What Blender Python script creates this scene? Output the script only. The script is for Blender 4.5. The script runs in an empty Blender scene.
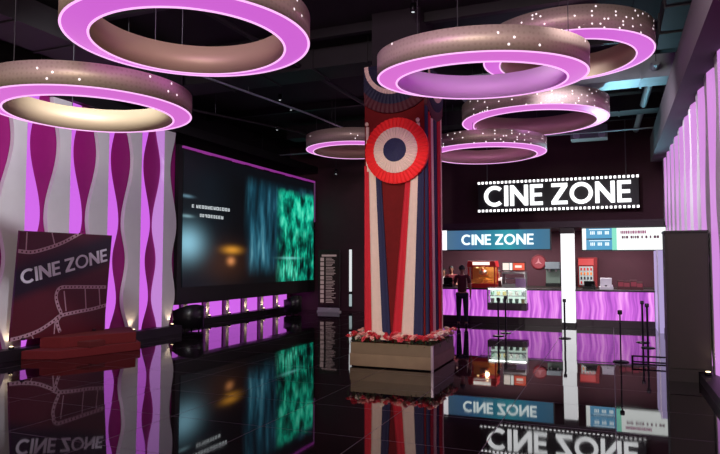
import bpy, bmesh, math, random
from mathutils import Vector, Matrix
random.seed(4)
SC = bpy.context.scene
COL = SC.collection
PI = math.pi

# ------------------------------------------------------------ camera
FPX = 620.0
CAMPOS = Vector((0, 0, 1.8))
YAW = math.radians(22.1)
PIT = math.atan(35 / 620.0)
cam = bpy.data.cameras.new('camera')
co = bpy.data.objects.new('camera', cam)
COL.objects.link(co)
co.location = CAMPOS
co.rotation_euler = (PI / 2 + PIT, 0, YAW)
cam.sensor_width = 36
cam.lens = FPX / 720 * 36
cam.clip_end = 200
SC.camera = co
SC.view_settings.view_transform = 'Standard'
SC.view_settings.look = 'None'
SC.view_settings.exposure = 0.0
SC.view_settings.gamma = 1
SC.view_settings.use_curve_mapping = False
SC.cycles.use_denoising = True
SC.cycles.max_bounces = 8
SC.cycles.glossy_bounces = 5
SC.cycles.transparent_max_bounces = 12
SC.cycles.sample_clamp_indirect = 4
SC.cycles.caustics_reflective = False
SC.cycles.caustics_refractive = False

# ------------------------------------------------------------ world and large lights
w = bpy.data.worlds.new('world')
SC.world = w
w.use_nodes = True
w.node_tree.nodes['Background'].inputs[0].default_value = (0.35, 0.3, 0.4, 1)
w.node_tree.nodes['Background'].inputs[1].default_value = 0.02


def srgb(r, g, b):
    def f(c):
        c /= 255.0
        return c / 12.92 if c <= .04045 else ((c + .055) / 1.055) ** 2.4
    return (f(r), f(g), f(b), 1)


def aim(o, tgt):
    d = Vector(tgt) - o.location
    o.rotation_euler = d.to_track_quat('-Z', 'Y').to_euler()


def area(name, loc, tgt, size, power, colr, sy=None, spread=None):
    l = bpy.data.lights.new(name, 'AREA')
    l.size = size
    if sy:
        l.shape = 'RECTANGLE'
        l.size_y = sy
    l.energy = power
    l.color = colr[:3]
    if spread:
        l.spread = spread
    o = bpy.data.objects.new(name, l)
    COL.objects.link(o)
    o.location = loc
    aim(o, tgt)
    return o


def spot(name, loc, tgt, power, colr, ang=60, blend=.6, r=.08):
    l = bpy.data.lights.new(name, 'SPOT')
    l.energy = power
    l.color = colr[:3]
    l.spot_size = math.radians(ang)
    l.spot_blend = blend
    l.shadow_soft_size = r
    o = bpy.data.objects.new(name, l)
    COL.objects.link(o)
    o.location = loc
    aim(o, tgt)
    return o


def point(name, loc, power, colr, r=.05):
    l = bpy.data.lights.new(name, 'POINT')
    l.energy = power
    l.color = colr[:3]
    l.shadow_soft_size = r
    o = bpy.data.objects.new(name, l)
    COL.objects.link(o)
    o.location = loc
    return o


area('lobby_light', (-1.5, -1.0, 5.6), (-4, 9, 2.2), 2.5, 520, (1, .93, .82))
spot('column_spot', (-3.3, 2.6, 3.0), (-3.5, 10.3, 1.9), 900, (1, .95, .88), 33, .45, .1)
area('pink_fill', (-3.4, 3.0, 5.9), (-3.6, 12.0, 3.2), 1.5, 90, (.85, .28, 1))  # unseen pink fill added to tint the ring walls
spot('ring_spot_warm', (-0.6, 1.6, 3.2), (-1.8, 7.0, 4.6), 200, (1, .88, .6), 48, .8, .1)
spot('ring_spot_left', (-4.2, 1.2, 3.2), (-6.6, 5.4, 4.2), 190, (1, .84, .56), 55, .8, .1)
spot('wave_wall_spot', (-5.5, 6.0, 5.8), (-10.4, 10.2, 2.6), 850, (.93, .95, 1), 75, .8, .15)
spot('right_wall_spot', (-1.6, 11.5, 5.0), (1.5, 14.5, 3.0), 900, (.92, .84, 1), 95, .8, .15)
spot('right_wall_spot_near', (-.6, 6.5, 5.4), (1.5, 9.8, 3.0), 300, (1, .85, .9), 85, .8, .15)
spot('ceiling_teal', (0.3, 19.0, 3.1), (0.1, 15.6, 6.0), 330, (.35, .82, 1), 72, .9, .1)
spot('air_unit_fill', (-1.9, 19.6, 3.1), (-0.8, 19.2, 5.9), 260, (.6, .92, 1), 60, .9, .1)  # unseen spot added to brighten the air unit
spot('back_wall_wash', (-7.2, 18.6, 6.15), (-8.4, 21.1, 2.2), 90, (1, .75, .7), 90, .9, .15)  # unseen warm spot added to lift the left part of the wall
area('counter_fill', (-3.25, 19.5, 2.74), (-3.25, 19.5, 0), 2.5, 150, (1, .9, .88), .5)  # added fill below the canopy, stands for no real fitting
area('counter_fill_right', (.3, 19.5, 2.74), (.3, 19.5, 0), 1.4, 80, (1, .9, .88), .5)  # second added fill, for the right stretch




# ------------------------------------------------------------ picture helpers (pixel of the 720x454 photo to a world point)
_F = Vector((-math.sin(YAW) * math.cos(PIT), math.cos(YAW) * math.cos(PIT), math.sin(PIT)))
_R = Vector((math.cos(YAW), math.sin(YAW), 0))
_U = _R.cross(_F)


def ray(x, y):
    return _F + _R * ((x - 360) / FPX) - _U * ((y - 227) / FPX)


def AZ(x, y, z=0):
    d = ray(x, y)
    return CAMPOS + d * ((z - 1.8) / d.z)


def AX(x, y, X):
    d = ray(x, y)
    return CAMPOS + d * (X / d.x)


def AY(x, y, Y):
    d = ray(x, y)
    return CAMPOS + d * (Y / d.y)


# ------------------------------------------------------------ materials
MATS = {}


def nodes_of(m):
    m.use_nodes = True
    return m.node_tree.nodes, m.node_tree.links


def mat(name, c, rough=.6, metal=0, spec=.5, noise=.0, nscale=8, bump=0, coat=0):
    if name in MATS:
        return MATS[name]
    m = bpy.data.materials.new(name)
    N, L = nodes_of(m)
    b = N['Principled BSDF']
    b.inputs['Base Color'].default_value = c
    b.inputs['Roughness'].default_value = rough
    b.inputs['Metallic'].default_value = metal
    b.inputs['Specular IOR Level'].default_value = spec
    b.inputs['Coat Weight'].default_value = coat
    if noise or bump:
        tc = N.new('ShaderNodeTexCoord')
        nz = N.new('ShaderNodeTexNoise')
        nz.inputs['Scale'].default_value = nscale
        nz.inputs['Detail'].default_value = 4
        L.new(tc.outputs['Object'], nz.inputs['Vector'])
        if noise:
            mx = N.new('ShaderNodeMix')
            mx.data_type = 'RGBA'
            L.new(nz.outputs['Fac'], mx.inputs['Factor'])
            mx.inputs['A'].default_value = tuple(v * (1 - noise) for v in c[:3]) + (1,)
            mx.inputs['B'].default_value = tuple(min(1, v * (1 + noise)) for v in c[:3]) + (1,)
            L.new(mx.outputs['Result'], b.inputs['Base Color'])
        if bump:
            bp = N.new('ShaderNodeBump')
            bp.inputs['Strength'].default_value = bump
            bp.inputs['Distance'].default_value = .02
            L.new(nz.outputs['Fac'], bp.inputs['Height'])
            L.new(bp.outputs['Normal'], b.inputs['Normal'])
    MATS[name] = m
    return m


def emit(name, c, s=1.0):
    if name in MATS:
        return MATS[name]
    m = bpy.data.materials.new(name)
    N, L = nodes_of(m)
    b = N['Principled BSDF']
    b.inputs['Base Color'].default_value = (.02, .02, .02, 1)
    b.inputs['Emission Color'].default_value = c
    b.inputs['Emission Strength'].default_value = s
    b.inputs['Roughness'].default_value = .4
    MATS[name] = m
    return m


def glass(name, c=(1, 1, 1, 1), a=.12):
    m = bpy.data.materials.new(name)
    N, L = nodes_of(m)
    out = N['Material Output']
    tr = N.new('ShaderNodeBsdfTransparent')
    gl = N.new('ShaderNodeBsdfGlossy')
    gl.inputs['Roughness'].default_value = .03
    tr.inputs['Color'].default_value = c
    mx = N.new('ShaderNodeMixShader')
    mx.inputs[0].default_value = a
    L.new(tr.outputs[0], mx.inputs[1])
    L.new(gl.outputs[0], mx.inputs[2])
    L.new(mx.outputs[0], out.inputs['Surface'])
    return m


def math_n(N, L, op, a, b=None, c=None):
    n = N.new('ShaderNodeMath')
    n.operation = op
    for i, v in enumerate((a, b, c)):
        if v is None:
            continue
        if isinstance(v, (int, float)):
            n.inputs[i].default_value = v
        else:
            L.new(v, n.inputs[i])
    return n.outputs[0]


def floor_mat():
    m = bpy.data.materials.new('polished_black_tile')
    N, L = nodes_of(m)
    b = N['Principled BSDF']
    tc = N.new('ShaderNodeTexCoord')
    sp = N.new('ShaderNodeSeparateXYZ')
    L.new(tc.outputs['Object'], sp.inputs[0])
    T = 1.2
    ux = math_n(N, L, 'DIVIDE', sp.outputs[0], T)
    uy = math_n(N, L, 'DIVIDE', sp.outputs[1], T)
    fx = math_n(N, L, 'FRACT', ux)
    fy = math_n(N, L, 'FRACT', uy)
    ex = math_n(N, L, 'ABSOLUTE', math_n(N, L, 'SUBTRACT', fx, .5))
    ey = math_n(N, L, 'ABSOLUTE', math_n(N, L, 'SUBTRACT', fy, .5))
    e = math_n(N, L, 'MAXIMUM', ex, ey)
    g = math_n(N, L, 'GREATER_THAN', e, .4965)
    nz = N.new('ShaderNodeTexNoise')
    nz.inputs['Scale'].default_value = 2.0
    nz.inputs['Detail'].default_value = 6
    L.new(tc.outputs['Object'], nz.inputs['Vector'])
    r = N.new('ShaderNodeMapRange')
    L.new(nz.outputs['Fac'], r.inputs[0])
    r.inputs[1].default_value = .3
    r.inputs[2].default_value = .75
    r.inputs[3].default_value = .012
    r.inputs[4].default_value = .05
    ro = N.new('ShaderNodeMix')
    L.new(g, ro.inputs['Factor'])
    L.new(r.outputs[0], ro.inputs['A'])
    ro.inputs['B'].default_value = .5
    L.new(ro.outputs['Result'], b.inputs['Roughness'])
    cm = N.new('ShaderNodeMix')
    cm.data_type = 'RGBA'
    L.new(g, cm.inputs['Factor'])
    cm.inputs['A'].default_value = (.007, .0045, .005, 1)
    cm.inputs['B'].default_value = (.045, .035, .04, 1)
    L.new(cm.outputs['Result'], b.inputs['Base Color'])
    b.inputs['IOR'].default_value = 2.0
    # each tile lies a hair out of level
    cx = N.new('ShaderNodeCombineXYZ')
    L.new(math_n(N, L, 'FLOOR', ux), cx.inputs[0])
    L.new(math_n(N, L, 'FLOOR', uy), cx.inputs[1])
    wn = N.new('ShaderNodeTexWhiteNoise')
    wn.noise_dimensions = '2D'
    L.new(cx.outputs[0], wn.inputs['Vector'])
    s2 = N.new('ShaderNodeSeparateColor')
    L.new(wn.outputs['Color'], s2.inputs[0])
    c2 = N.new('ShaderNodeCombineXYZ')
    L.new(math_n(N, L, 'MULTIPLY', math_n(N, L, 'SUBTRACT', s2.outputs[0], .5), .006), c2.inputs[0])
    L.new(math_n(N, L, 'MULTIPLY', math_n(N, L, 'SUBTRACT', s2.outputs[1], .5), .006), c2.inputs[1])
    c2.inputs[2].default_value = 1
    vn = N.new('ShaderNodeVectorMath')
    vn.operation = 'NORMALIZE'
    L.new(c2.outputs[0], vn.inputs[0])
    L.new(vn.outputs[0], b.inputs['Normal'])
    return m


M_floor = floor_mat()
M_wallred = mat('maroon_wall_paint', srgb(74, 38, 50), .75, noise=.15, nscale=3)
M_walldark = mat('black_wall_paint', srgb(26, 18, 24), .8, noise=.2)
M_ceil = mat('black_ceiling_paint', srgb(20, 17, 20), .85, noise=.3)
M_black = mat('black_laminate', srgb(20, 18, 20), .45, noise=.1)
M_blackm = mat('black_metal', srgb(18, 18, 20), .4, .6)
M_brown = mat('dark_brown_laminate', srgb(40, 33, 29), .6, noise=.15, nscale=5)
M_gal = mat('galvanised_metal', srgb(150, 160, 165), .45, .7, noise=.25, nscale=4)
M_duct = mat('dark_duct_metal', srgb(40, 37, 39), .6, .4, noise=.25, nscale=3)
M_cable = mat('steel_cable', srgb(70, 70, 74), .5, .5)
M_grey = mat('pale_grey_panel', srgb(212, 206, 212), .65, noise=.06, nscale=4)
M_deep = mat('deep_magenta_backing', srgb(150, 8, 112), .55, noise=.08)
M_steel = mat('brushed_steel', srgb(180, 180, 184), .3, .9)
M_white = mat('white_plastic', srgb(225, 225, 228), .5)
M_red = mat('red_enamel', srgb(190, 24, 28), .35)
M_redmat = mat('red_carpet', srgb(104, 18, 20), .9, noise=.2, nscale=30, bump=.3)
M_pink = emit('pink_glow_paint', srgb(214, 104, 238), .95)  # emission stands in for pink light on the panel margins
M_pinkhot = emit('pink_led_tube', (1, .50, .97, 1), 1.15)
M_white_led = emit('white_led', (1, .98, 1, 1), 2.2)
M_warm = emit('warm_lamp', (1, .78, .42, 1), 6)


# ------------------------------------------------------------ mesh builder
class MB:
    def __init__(s):
        s.v, s.f, s.mi, s.mats = [], [], [], []
        s.cur = 0

    def use(s, m):
        if m not in s.mats:
            s.mats.append(m)
        s.cur = s.mats.index(m)
        return s

    def add(s, vs, fs):
        o = len(s.v)
        s.v += [tuple(v) for v in vs]
        for f in fs:
            s.f.append(tuple(i + o for i in f))
            s.mi.append(s.cur)
        return s

    def box(s, x0, x1, y0, y1, z0, z1, M=None):
        vs = [(x, y, z) for x in (x0, x1) for y in (y0, y1) for z in (z0, z1)]
        if M:
            vs = [M @ Vector(v) for v in vs]
        return s.add(vs, [(0, 1, 3, 2), (4, 6, 7, 5), (0, 4, 5, 1), (2, 3, 7, 6), (0, 2, 6, 4), (1, 5, 7, 3)])

    def prism(s, poly, fn, d0, d1):
        """poly 2d list; fn(u, v, d) -> 3d point"""
        n = len(poly)
        vs = [fn(u, v, d0) for u, v in poly] + [fn(u, v, d1) for u, v in poly]
        fs = [tuple(range(n))[::-1], tuple(range(n, 2 * n))]
        fs += [(i, (i + 1) % n, (i + 1) % n + n, i + n) for i in range(n)]
        return s.add(vs, fs)

    def tube(s, pts, r, n=8, caps=True):
        pts = [Vector(p) for p in pts]
        rs = r if isinstance(r, (list, tuple)) else [r] * len(pts)
        rings = []
        up = Vector((0, 0, 1))
        for i, p in enumerate(pts):
            d = (pts[min(i + 1, len(pts) - 1)] - pts[max(i - 1, 0)]).normalized()
            a = d.cross(up if abs(d.z) < .95 else Vector((1, 0, 0))).normalized()
            b = d.cross(a)
            rings.append([p + (a * math.cos(2 * PI * k / n) + b * math.sin(2 * PI * k / n)) * rs[i] for k in range(n)])
        vs = [v for q in rings for v in q]
        fs = []
        for i in range(len(pts) - 1):
            for k in range(n):
                fs.append((i * n + k, i * n + (k + 1) % n, (i + 1) * n + (k + 1) % n, (i + 1) * n + k))
        if caps:
            fs += [tuple(range(n)), tuple(range((len(pts) - 1) * n, len(pts) * n))[::-1]]
        return s.add(vs, fs)

    def lathe(s, prof, c=(0, 0, 0), n=24, M=None, closed=False):
        """prof list of (r, z)"""
        vs = []
        for r, z in prof:
            for k in range(n):
                a = 2 * PI * k / n
                v = Vector((r * math.cos(a), r * math.sin(a), z))
                v = (M @ v) if M else v + Vector(c)
                vs.append(v)
        fs = []
        m = len(prof)
        for i in range(m if closed else m - 1):
            j = (i + 1) % m
            for k in range(n):
                fs.append((i * n + k, i * n + (k + 1) % n, j * n + (k + 1) % n, j * n + k))
        if not closed:
            fs += [tuple(range(n))[::-1], tuple(range((m - 1) * n, m * n))]
        return s.add(vs, fs)

    def build(s, name, m=None, parent=None, smooth=False, bev=0, origin=None):
        me = bpy.data.meshes.new(name)
        off = Vector(origin) if origin else Vector((0, 0, 0))
        me.from_pydata([tuple(Vector(v) - off) for v in s.v], [], s.f)
        mats = s.mats or [m]
        for q in mats:
            me.materials.append(q)
        for p, i in zip(me.polygons, s.mi):
            p.material_index = i if s.mats else 0
            p.use_smooth = smooth
        bm = bmesh.new()
        bm.from_mesh(me)
        bmesh.ops.recalc_face_normals(bm, faces=bm.faces)
        bm.to_mesh(me)
        bm.free()
        me.update()
        o = bpy.data.objects.new(name, me)
        COL.objects.link(o)
        o.location = off
        if parent:
            o.parent = parent
            o.location = off
        if bev:
            b = o.modifiers.new('bevel', 'BEVEL')
            b.width = bev
            b.segments = 2
            b.limit_method = 'ANGLE'
        return o


def tag(o, label=None, cat=None, group=None, kind=None):
    if label:
        o['label'] = label
    if cat:
        o['category'] = cat
    if group:
        o['group'] = group
    if kind:
        o['kind'] = kind
    return o


def thing(name, label, cat, loc=(0, 0, 0), rz=0, group=None):
    o = bpy.data.objects.new(name, None)
    o.empty_display_size = .1
    COL.objects.link(o)
    o.location = loc
    o.rotation_euler = (0, 0, rz)
    return tag(o, label, cat, group)


def kids(o):
    return [c for c in bpy.data.objects if c.parent == o]


def copy_tree(o, parent=None):
    c = o.copy()
    COL.objects.link(c)
    c.parent = parent
    for ch in kids(o):
        copy_tree(ch, c)
    return c


def struct(o):
    o['kind'] = 'structure'
    return o


# ------------------------------------------------------------ lettering (own strokes)
def glyph(ch, t=.18):
    if ch == 'I':
        return t, [(0, 0), (t, 0), (t, 1), (0, 1)]
    if ch == 'N':
        w = .84
        return w, [(0, 0), (0, 1), (t * .95, 1), (w - t, .36), (w - t, 1), (w, 1), (w, 0), (w - t * .95, 0), (t, .64), (t, 0)]
    if ch == 'E':
        w, q = .58, t * .9
        return w, [(0, 0), (0, 1), (w, 1), (w, 1 - q), (t, 1 - q), (t, .5 + q / 2), (w * .93, .5 + q / 2), (w * .93, .5 - q / 2),
                   (t, .5 - q / 2), (t, q), (w, q), (w, 0)]
    if ch == 'Z':
        w, q = .72, t * .9
        return w, [(0, 1), (w, 1), (w, 1 - q), (t * 1.45, q), (w, q), (w, 0), (0, 0), (0, q * .9), (w - t * 1.45, 1 - q), (0, 1 - q)]
    if ch == 'O':
        return 1.02, None
    if ch == 'C':
        w, R = .88, .51
        out = [(.51 + R * math.cos(a), .5 + R * math.sin(a)) for a in [math.radians(48 + 264 * i / 22) for i in range(23)]]
        inn = [(.51 + (R - t) * math.cos(a), .5 + (R - t) * math.sin(a)) for a in [math.radians(48 + 264 * i / 22) for i in range(23)]]
        return w, out + inn[::-1]


def word(text, t=.2, gap=.1, space=.36):
    """[(char, x offset, width)], total"""
    x, out = 0, []
    for ch in text:
        if ch == ' ':
            x += space
            continue
        w, p = glyph(ch, t)
        out.append((ch, x, w, p))
        x += w + gap
    return out, x - gap


def put_letter(mb, item, fn, sx, sy, x0, y0, d0, d1, t=.2):
    ch, ox, w, poly = item
    F = lambda u, v, d: fn(x0 + (ox + u) * sx, y0 + v * sy, d)
    if ch == 'O':
        n = 32
        R = .51
        for i in range(n):
            a, b = 2 * PI * i / n, 2 * PI * (i + 1) / n
            q = [(.51 + r * math.cos(c), .5 + r * math.sin(c)) for r, c in ((R, a), (R, b), (R - t, b), (R - t, a))]
            mb.prism(q, F, d0, d1)
    elif ch == 'C':
        n = len(poly) // 2
        for i in range(n - 1):
            mb.prism([poly[i], poly[i + 1], poly[2 * n - 2 - i], poly[2 * n - 1 - i]], F, d0, d1)
    else:
        mb.prism(poly, F, d0, d1)


# ============================================================ THE SETTING
XL, XR, YB, YF, ZC = -11.5, 1.5, 21.1, -4.0, 6.3
struct(MB().box(XL - .2, 5.0, YF - .2, YB + .2, -.2, 0).build('floor', M_floor))
struct(MB().box(XL - .2, 5.0, YF - .2, YB + .2, ZC, ZC + .2).build('ceiling', M_ceil))
struct(MB().box(XL - .2, XL, YF, YB, 0, ZC).build('wall_left', M_walldark))
struct(MB().box(XL - .2, 5.0, YB, YB + .2, 0, ZC).build('wall_back', M_wallred))
struct(MB().box(XL - .2, 5.0, YF - .2, YF, 0, ZC).build('wall_front', M_walldark))
struct(MB().box(XR, XR + .2, YF, YB, 0, ZC).build('wall_right', mat('magenta_wall', srgb(170, 40, 150), .6)))
struct(MB().box(4.8, 5.0, YF, YB, 0, ZC).build('wall_side', M_walldark))
# inner partition carrying the wave panels on the left
struct(MB().box(XL, -10.46, 2.0, 13.0, 0, 5.15).build('wall_feature', M_deep))
struct(MB().box(-10.46, -10.16, 2.0, 13.0, 0, .2).build('baseboard_left', M_black))
struct(MB().box(1.18, 1.5, 8.0, 19.4, 0, .14).build('baseboard_right', M_black))
# soffit running along the right wall
struct(MB().box(1.08, 1.5, YF, 19.45, 4.66, 5.35).build('trim_1', mat('grey_soffit', srgb(78, 72, 76), .7)))
struct(MB().box(XL, -10.3, 2.0, 21.1, 5.15, 5.4).build('trim_2', M_black))

# wave profile: half width of the dark lens as a function of height
KEYS = [(0.1, .30), (.95, .08), (1.85, .22), (2.7, .06), (4.15, .33), (5.3, .12)]


def wave(z):
    if z <= KEYS[0][0]:
        return KEYS[0][1]
    for (a, u), (b, v) in zip(KEYS, KEYS[1:]):
        if z <= b:
            t = (z - a) / (b - a)
            return u + (v - u) * (1 - math.cos(PI * t)) / 2
    return KEYS[-1][1]


def wave_panel(c0, c1, X, sgn, z0, z1, label, group, strip=.5, dep=.1, flip=False, lit_m=None, wf=None):
    """grey board with curved edges whose far margin glows in place of pink light falling on it; sgn is the direction the face looks in x"""
    t = thing('wave_panel', label, 'wall panel', (X, (c0 + c1) / 2, z0), 0, group)
    cy = (c0 + c1) / 2
    n = 44
    body, lit = MB(), MB()
    xf, xb = sgn * dep, sgn * .0
    R = []
    for i in range(n + 1):
        z = z0 + (z1 - z0) * i / n
        w_ = (wf or wave)(z)
        a = c0 + w_ - cy
        m_ = c1 - strip - cy if strip > 0 else c1 - w_ * .0 - cy
        e = c1 - w_ - cy
        if flip:
            a, m_, e = c1 - w_ - cy, c0 + strip - cy, c0 + w_ - cy
        R.append((z - z0, a, m_, e))
    vs, fs, vl, fl = [], [], [], []
    for z, a, m_, e in R:
        vs += [(xb, a, z), (xf, a, z), (xf, m_, z), (xb, m_, z)]
        vl += [(xb, m_, z), (xf, m_, z), (sgn * dep * .45, e, z), (xb, e, z)]
    for i in range(n):
        for k in range(4):
            q = (i * 4 + k, i * 4 + (k + 1) % 4, i * 4 + 4 + (k + 1) % 4, i * 4 + 4 + k)
            fs.append(q)
            fl.append(q)
    caps = [(0, 1, 2, 3), tuple(n * 4 + k for k in range(4))]
    body.add(vs, fs + caps)
    lit.add(vl, fl + caps)
    body.build('panel_board', M_grey, t)
    if strip > 0:
        lit.build('glow_margin', lit_m or M_pink, t)  # LED light on the board's margin, put in as its own glow
    return t


centres = [12.08 - 1.045 * k for k in range(0, 7)]
xs_lab = ['beside the screen', 'directly right of the maroon signboard', 'behind the right edge of the maroon signboard',
          'behind the middle of the signboard', 'behind the left edge of the signboard', 'at the left edge of the photo', 'left of the photo edge']
wave_panel(12.08, 13.0, -10.44, 1, .2, 5.12, 'last pale wave-edged wall panel, next to the big screen', 'wave panels on the left wall', strip=.36, flip=True, lit_m=emit('lavender_glow_paint', srgb(206, 140, 226), .85))
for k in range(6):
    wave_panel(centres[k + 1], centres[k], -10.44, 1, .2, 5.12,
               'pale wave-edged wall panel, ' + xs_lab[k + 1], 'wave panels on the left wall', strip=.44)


def uplight(x, y, z, sgn, label, group, pw=5.5):
    t = thing('uplight', label, 'light', (x, y, z), 0, group)
    MB().lathe([(.045, 0), (.05, .02), (.04, .05)], n=14).build('lamp_body', M_blackm, t)
    MB().lathe([(.032, .05), (.03, .056)], n=14).build('lens', M_warm, t)
    s = spot('uplight_beam', (x, y, z + .07), (x - sgn * .25, y, z + 1.0), pw, (1, .8, .5), 95, .8, .03)
    s.parent = t
    s.location = (0, 0, .07)
    return t


ul_names = ['nearest the screen', 'right of the signboard', 'behind the signboard\'s right end', 'behind the signboard', 'behind the signboard\'s left end',
            'at the photo\'s left edge']
ys = [12.72] + [c - .72 for c in centres[:5]]
for yy, nm in zip(ys, ul_names):
    uplight(-10.24, yy, .2, 1, 'small warm uplight on the left wall plinth, ' + nm, 'uplights along the left wall')

# wave panels on the right wall
rc = [9.0 + 1.045 * k for k in range(11)]
ORD = ['nearest the food counter', 'second from the food counter', 'third from the food counter', 'fourth from the food counter', 'fifth from the food counter',
       'sixth from the food counter', 'fourth from the near end', 'third from the near end', 'second from the near end', 'nearest the camera']
M_rpink = emit('pale_pink_glow_paint', srgb(226, 150, 236), .85)
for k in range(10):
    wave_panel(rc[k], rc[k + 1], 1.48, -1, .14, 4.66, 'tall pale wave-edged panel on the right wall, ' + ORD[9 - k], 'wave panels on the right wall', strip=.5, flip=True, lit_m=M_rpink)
for k, nm in ((1, 'just right of the tall dark cabinet, nearer'), (2, 'just right of the tall dark cabinet, farther')):
    uplight(1.27, rc[k] + .4, .14, -1, 'small warm uplight at the right wall base, ' + nm, 'uplights along the right wall', 3)

# wave panels behind and under the screen
ORDL = ['leftmost', 'second from the left', 'third from the left', 'middle one', 'third from the right', 'second from the right', 'rightmost']
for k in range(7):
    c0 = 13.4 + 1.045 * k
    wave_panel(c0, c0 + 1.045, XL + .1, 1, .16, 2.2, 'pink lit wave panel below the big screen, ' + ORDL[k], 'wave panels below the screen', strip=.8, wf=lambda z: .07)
    uplight(XL + .3, c0 + .12, .16, 1, 'warm uplight on the ledge below the big screen, ' + ORDL[k], 'uplights below the screen', 5)
struct(MB().box(XL, XL + .08, 13.0, YB, 0, 2.2).build('trim_3', M_deep))
struct(MB().box(XL + .08, XL + .42, 13.0, YB, 0, .16).build('baseboard_screen', M_black))

# ============================================================ LED SCREEN
def screen_mat(y0, y1, z0, z1):
    m = bpy.data.materials.new('screen_picture')
    N, L = nodes_of(m)
    b = N['Principled BSDF']
    b.inputs['Base Color'].default_value = (.004, .004, .005, 1)
    b.inputs['Roughness'].default_value = .35
    tc = N.new('ShaderNodeTexCoord')
    sp = N.new('ShaderNodeSeparateXYZ')
    L.new(tc.outputs['Object'], sp.inputs[0])
    u = math_n(N, L, 'DIVIDE', sp.outputs[1], y1 - y0)
    v = math_n(N, L, 'DIVIDE', sp.outputs[2], z1 - z0)
    W, H = y1 - y0, z1 - z0

    def cramp(fac, els):
        r = N.new('ShaderNodeValToRGB')
        el = r.color_ramp.elements
        el[0].position, el[0].color = els[0]
        el[1].position, el[1].color = els[-1]
        for p, c in els[1:-1]:
            e = el.new(p)
            e.color = c
        L.new(fac, r.inputs[0])
        return r.outputs[0]

    def noise(scale, sy=1, sz=1, det=4, typ='n'):
        mp = N.new('ShaderNodeMapping')
        mp.inputs['Scale'].default_value = (1, sy, sz)
        L.new(tc.outputs['Object'], mp.inputs[0])
        n = N.new('ShaderNodeTexNoise')
        n.inputs['Scale'].default_value = scale
        n.inputs['Detail'].default_value = det
        L.new(mp.outputs[0], n.inputs['Vector'])
        return n.outputs['Fac']

    def smooth(x, a, b_):
        r = N.new('ShaderNodeMapRange')
        r.interpolation_type = 'SMOOTHSTEP'
        L.new(x, r.inputs[0])
        r.inputs[1].default_value = a
        r.inputs[2].default_value = b_
        return r.outputs[0]

    def mix(f, a, b_, typ='MIX'):
        x = N.new('ShaderNodeMix')
        x.data_type = 'RGBA'
        x.blend_type = typ
        if isinstance(f, (int, float)):
            x.inputs['Factor'].default_value = f
        else:
            L.new(f, x.inputs['Factor'])
        for k, q in (('A', a), ('B', b_)):
            if isinstance(q, tuple):
                x.inputs[k].default_value = q
            else:
                L.new(q, x.inputs[k])
        return x.outputs['Result']

    def blob(px, py, ry, rz):
        p = AX(px, py, -10.33)
        dy = math_n(N, L, 'DIVIDE', math_n(N, L, 'SUBTRACT', sp.outputs[1], p.y - y0), ry)
        dz = math_n(N, L, 'DIVIDE', math_n(N, L, 'SUBTRACT', sp.outputs[2], p.z - z0), rz)
        d = math_n(N, L, 'ADD', math_n(N, L, 'MULTIPLY', dy, dy), math_n(N, L, 'MULTIPLY', dz, dz))
        return math_n(N, L, 'POWER', 2.718, math_n(N, L, 'MULTIPLY', d, -2.2))

    base = cramp(u, [(0, srgb(6, 14, 20)), (.15, srgb(10, 20, 27)), (.3, srgb(7, 11, 14)), (.42, srgb(6, 8, 11)), (1, srgb(6, 20, 20))])
    # teal wood in the middle
    n1 = noise(1.1, 2.6, .45)
    wood = cramp(n1, [(.30, srgb(5, 14, 20)), (.5, srgb(18, 58, 74)), (.62, srgb(44, 104, 124)), (.8, srgb(110, 172, 186))])
    fade = math_n(N, L, 'MULTIPLY', smooth(u, .37, .45), smooth(v, .03, .25))
    c = mix(fade, base, wood)
    topd = smooth(v, .95, .80)
    c = mix(topd, (.003, .004, .006, 1), c)
    # green foliage on the right
    n2 = noise(1.05, 1.9, 1.3, 3)
    n3 = noise(5.0, 2.0, .35, 3)
    gr = cramp(n2, [(.36, srgb(3, 28, 28)), (.46, srgb(4, 110, 92)), (.54, srgb(20, 190, 152)), (.66, srgb(96, 238, 200))])
    g2 = cramp(n3, [(.42, (.05, .12, .12, 1)), (.6, (1, 1, 1, 1))])
    gm = math_n(N, L, 'MULTIPLY', smooth(u, .62, .70), smooth(v, .9, .82))
    low = smooth(v, .62, .4)
    gcol = mix(math_n(N, L, 'MULTIPLY', low, .85), gr, mix(1.0, gr, g2, 'MULTIPLY'))
    c = mix(gm, c, gcol)
    c = mix(math_n(N, L, 'MULTIPLY', blob(187, 243, .95, .62), 1.0), c, srgb(135, 190, 210))
    c = mix(math_n(N, L, 'MULTIPLY', blob(232, 250, .62, .16), .8), c, srgb(236, 160, 50))
    c = mix(math_n(N, L, 'MULTIPLY', blob(231, 261, .28, .17), .8), c, srgb(230, 150, 90))
    c = mix(math_n(N, L, 'MULTIPLY', blob(225, 262, 1.6, .8), .10), c, srgb(160, 90, 40))
    c = mix(math_n(N, L, 'MULTIPLY', blob(187, 196, .35, .06), .6), c, srgb(120, 160, 180))
    c = mix(math_n(N, L, 'MULTIPLY', blob(187, 216, .35, .06), .7), c, srgb(140, 180, 190))
    # floating lights between the trees
    c = mix(math_n(N, L, 'MULTIPLY', blob(290, 258, .9, .06), .7), c, srgb(120, 220, 210))
    L.new(c, b.inputs['Emission Color'])
    b.inputs['Emission Strength'].default_value = 1.0
    return m


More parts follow.
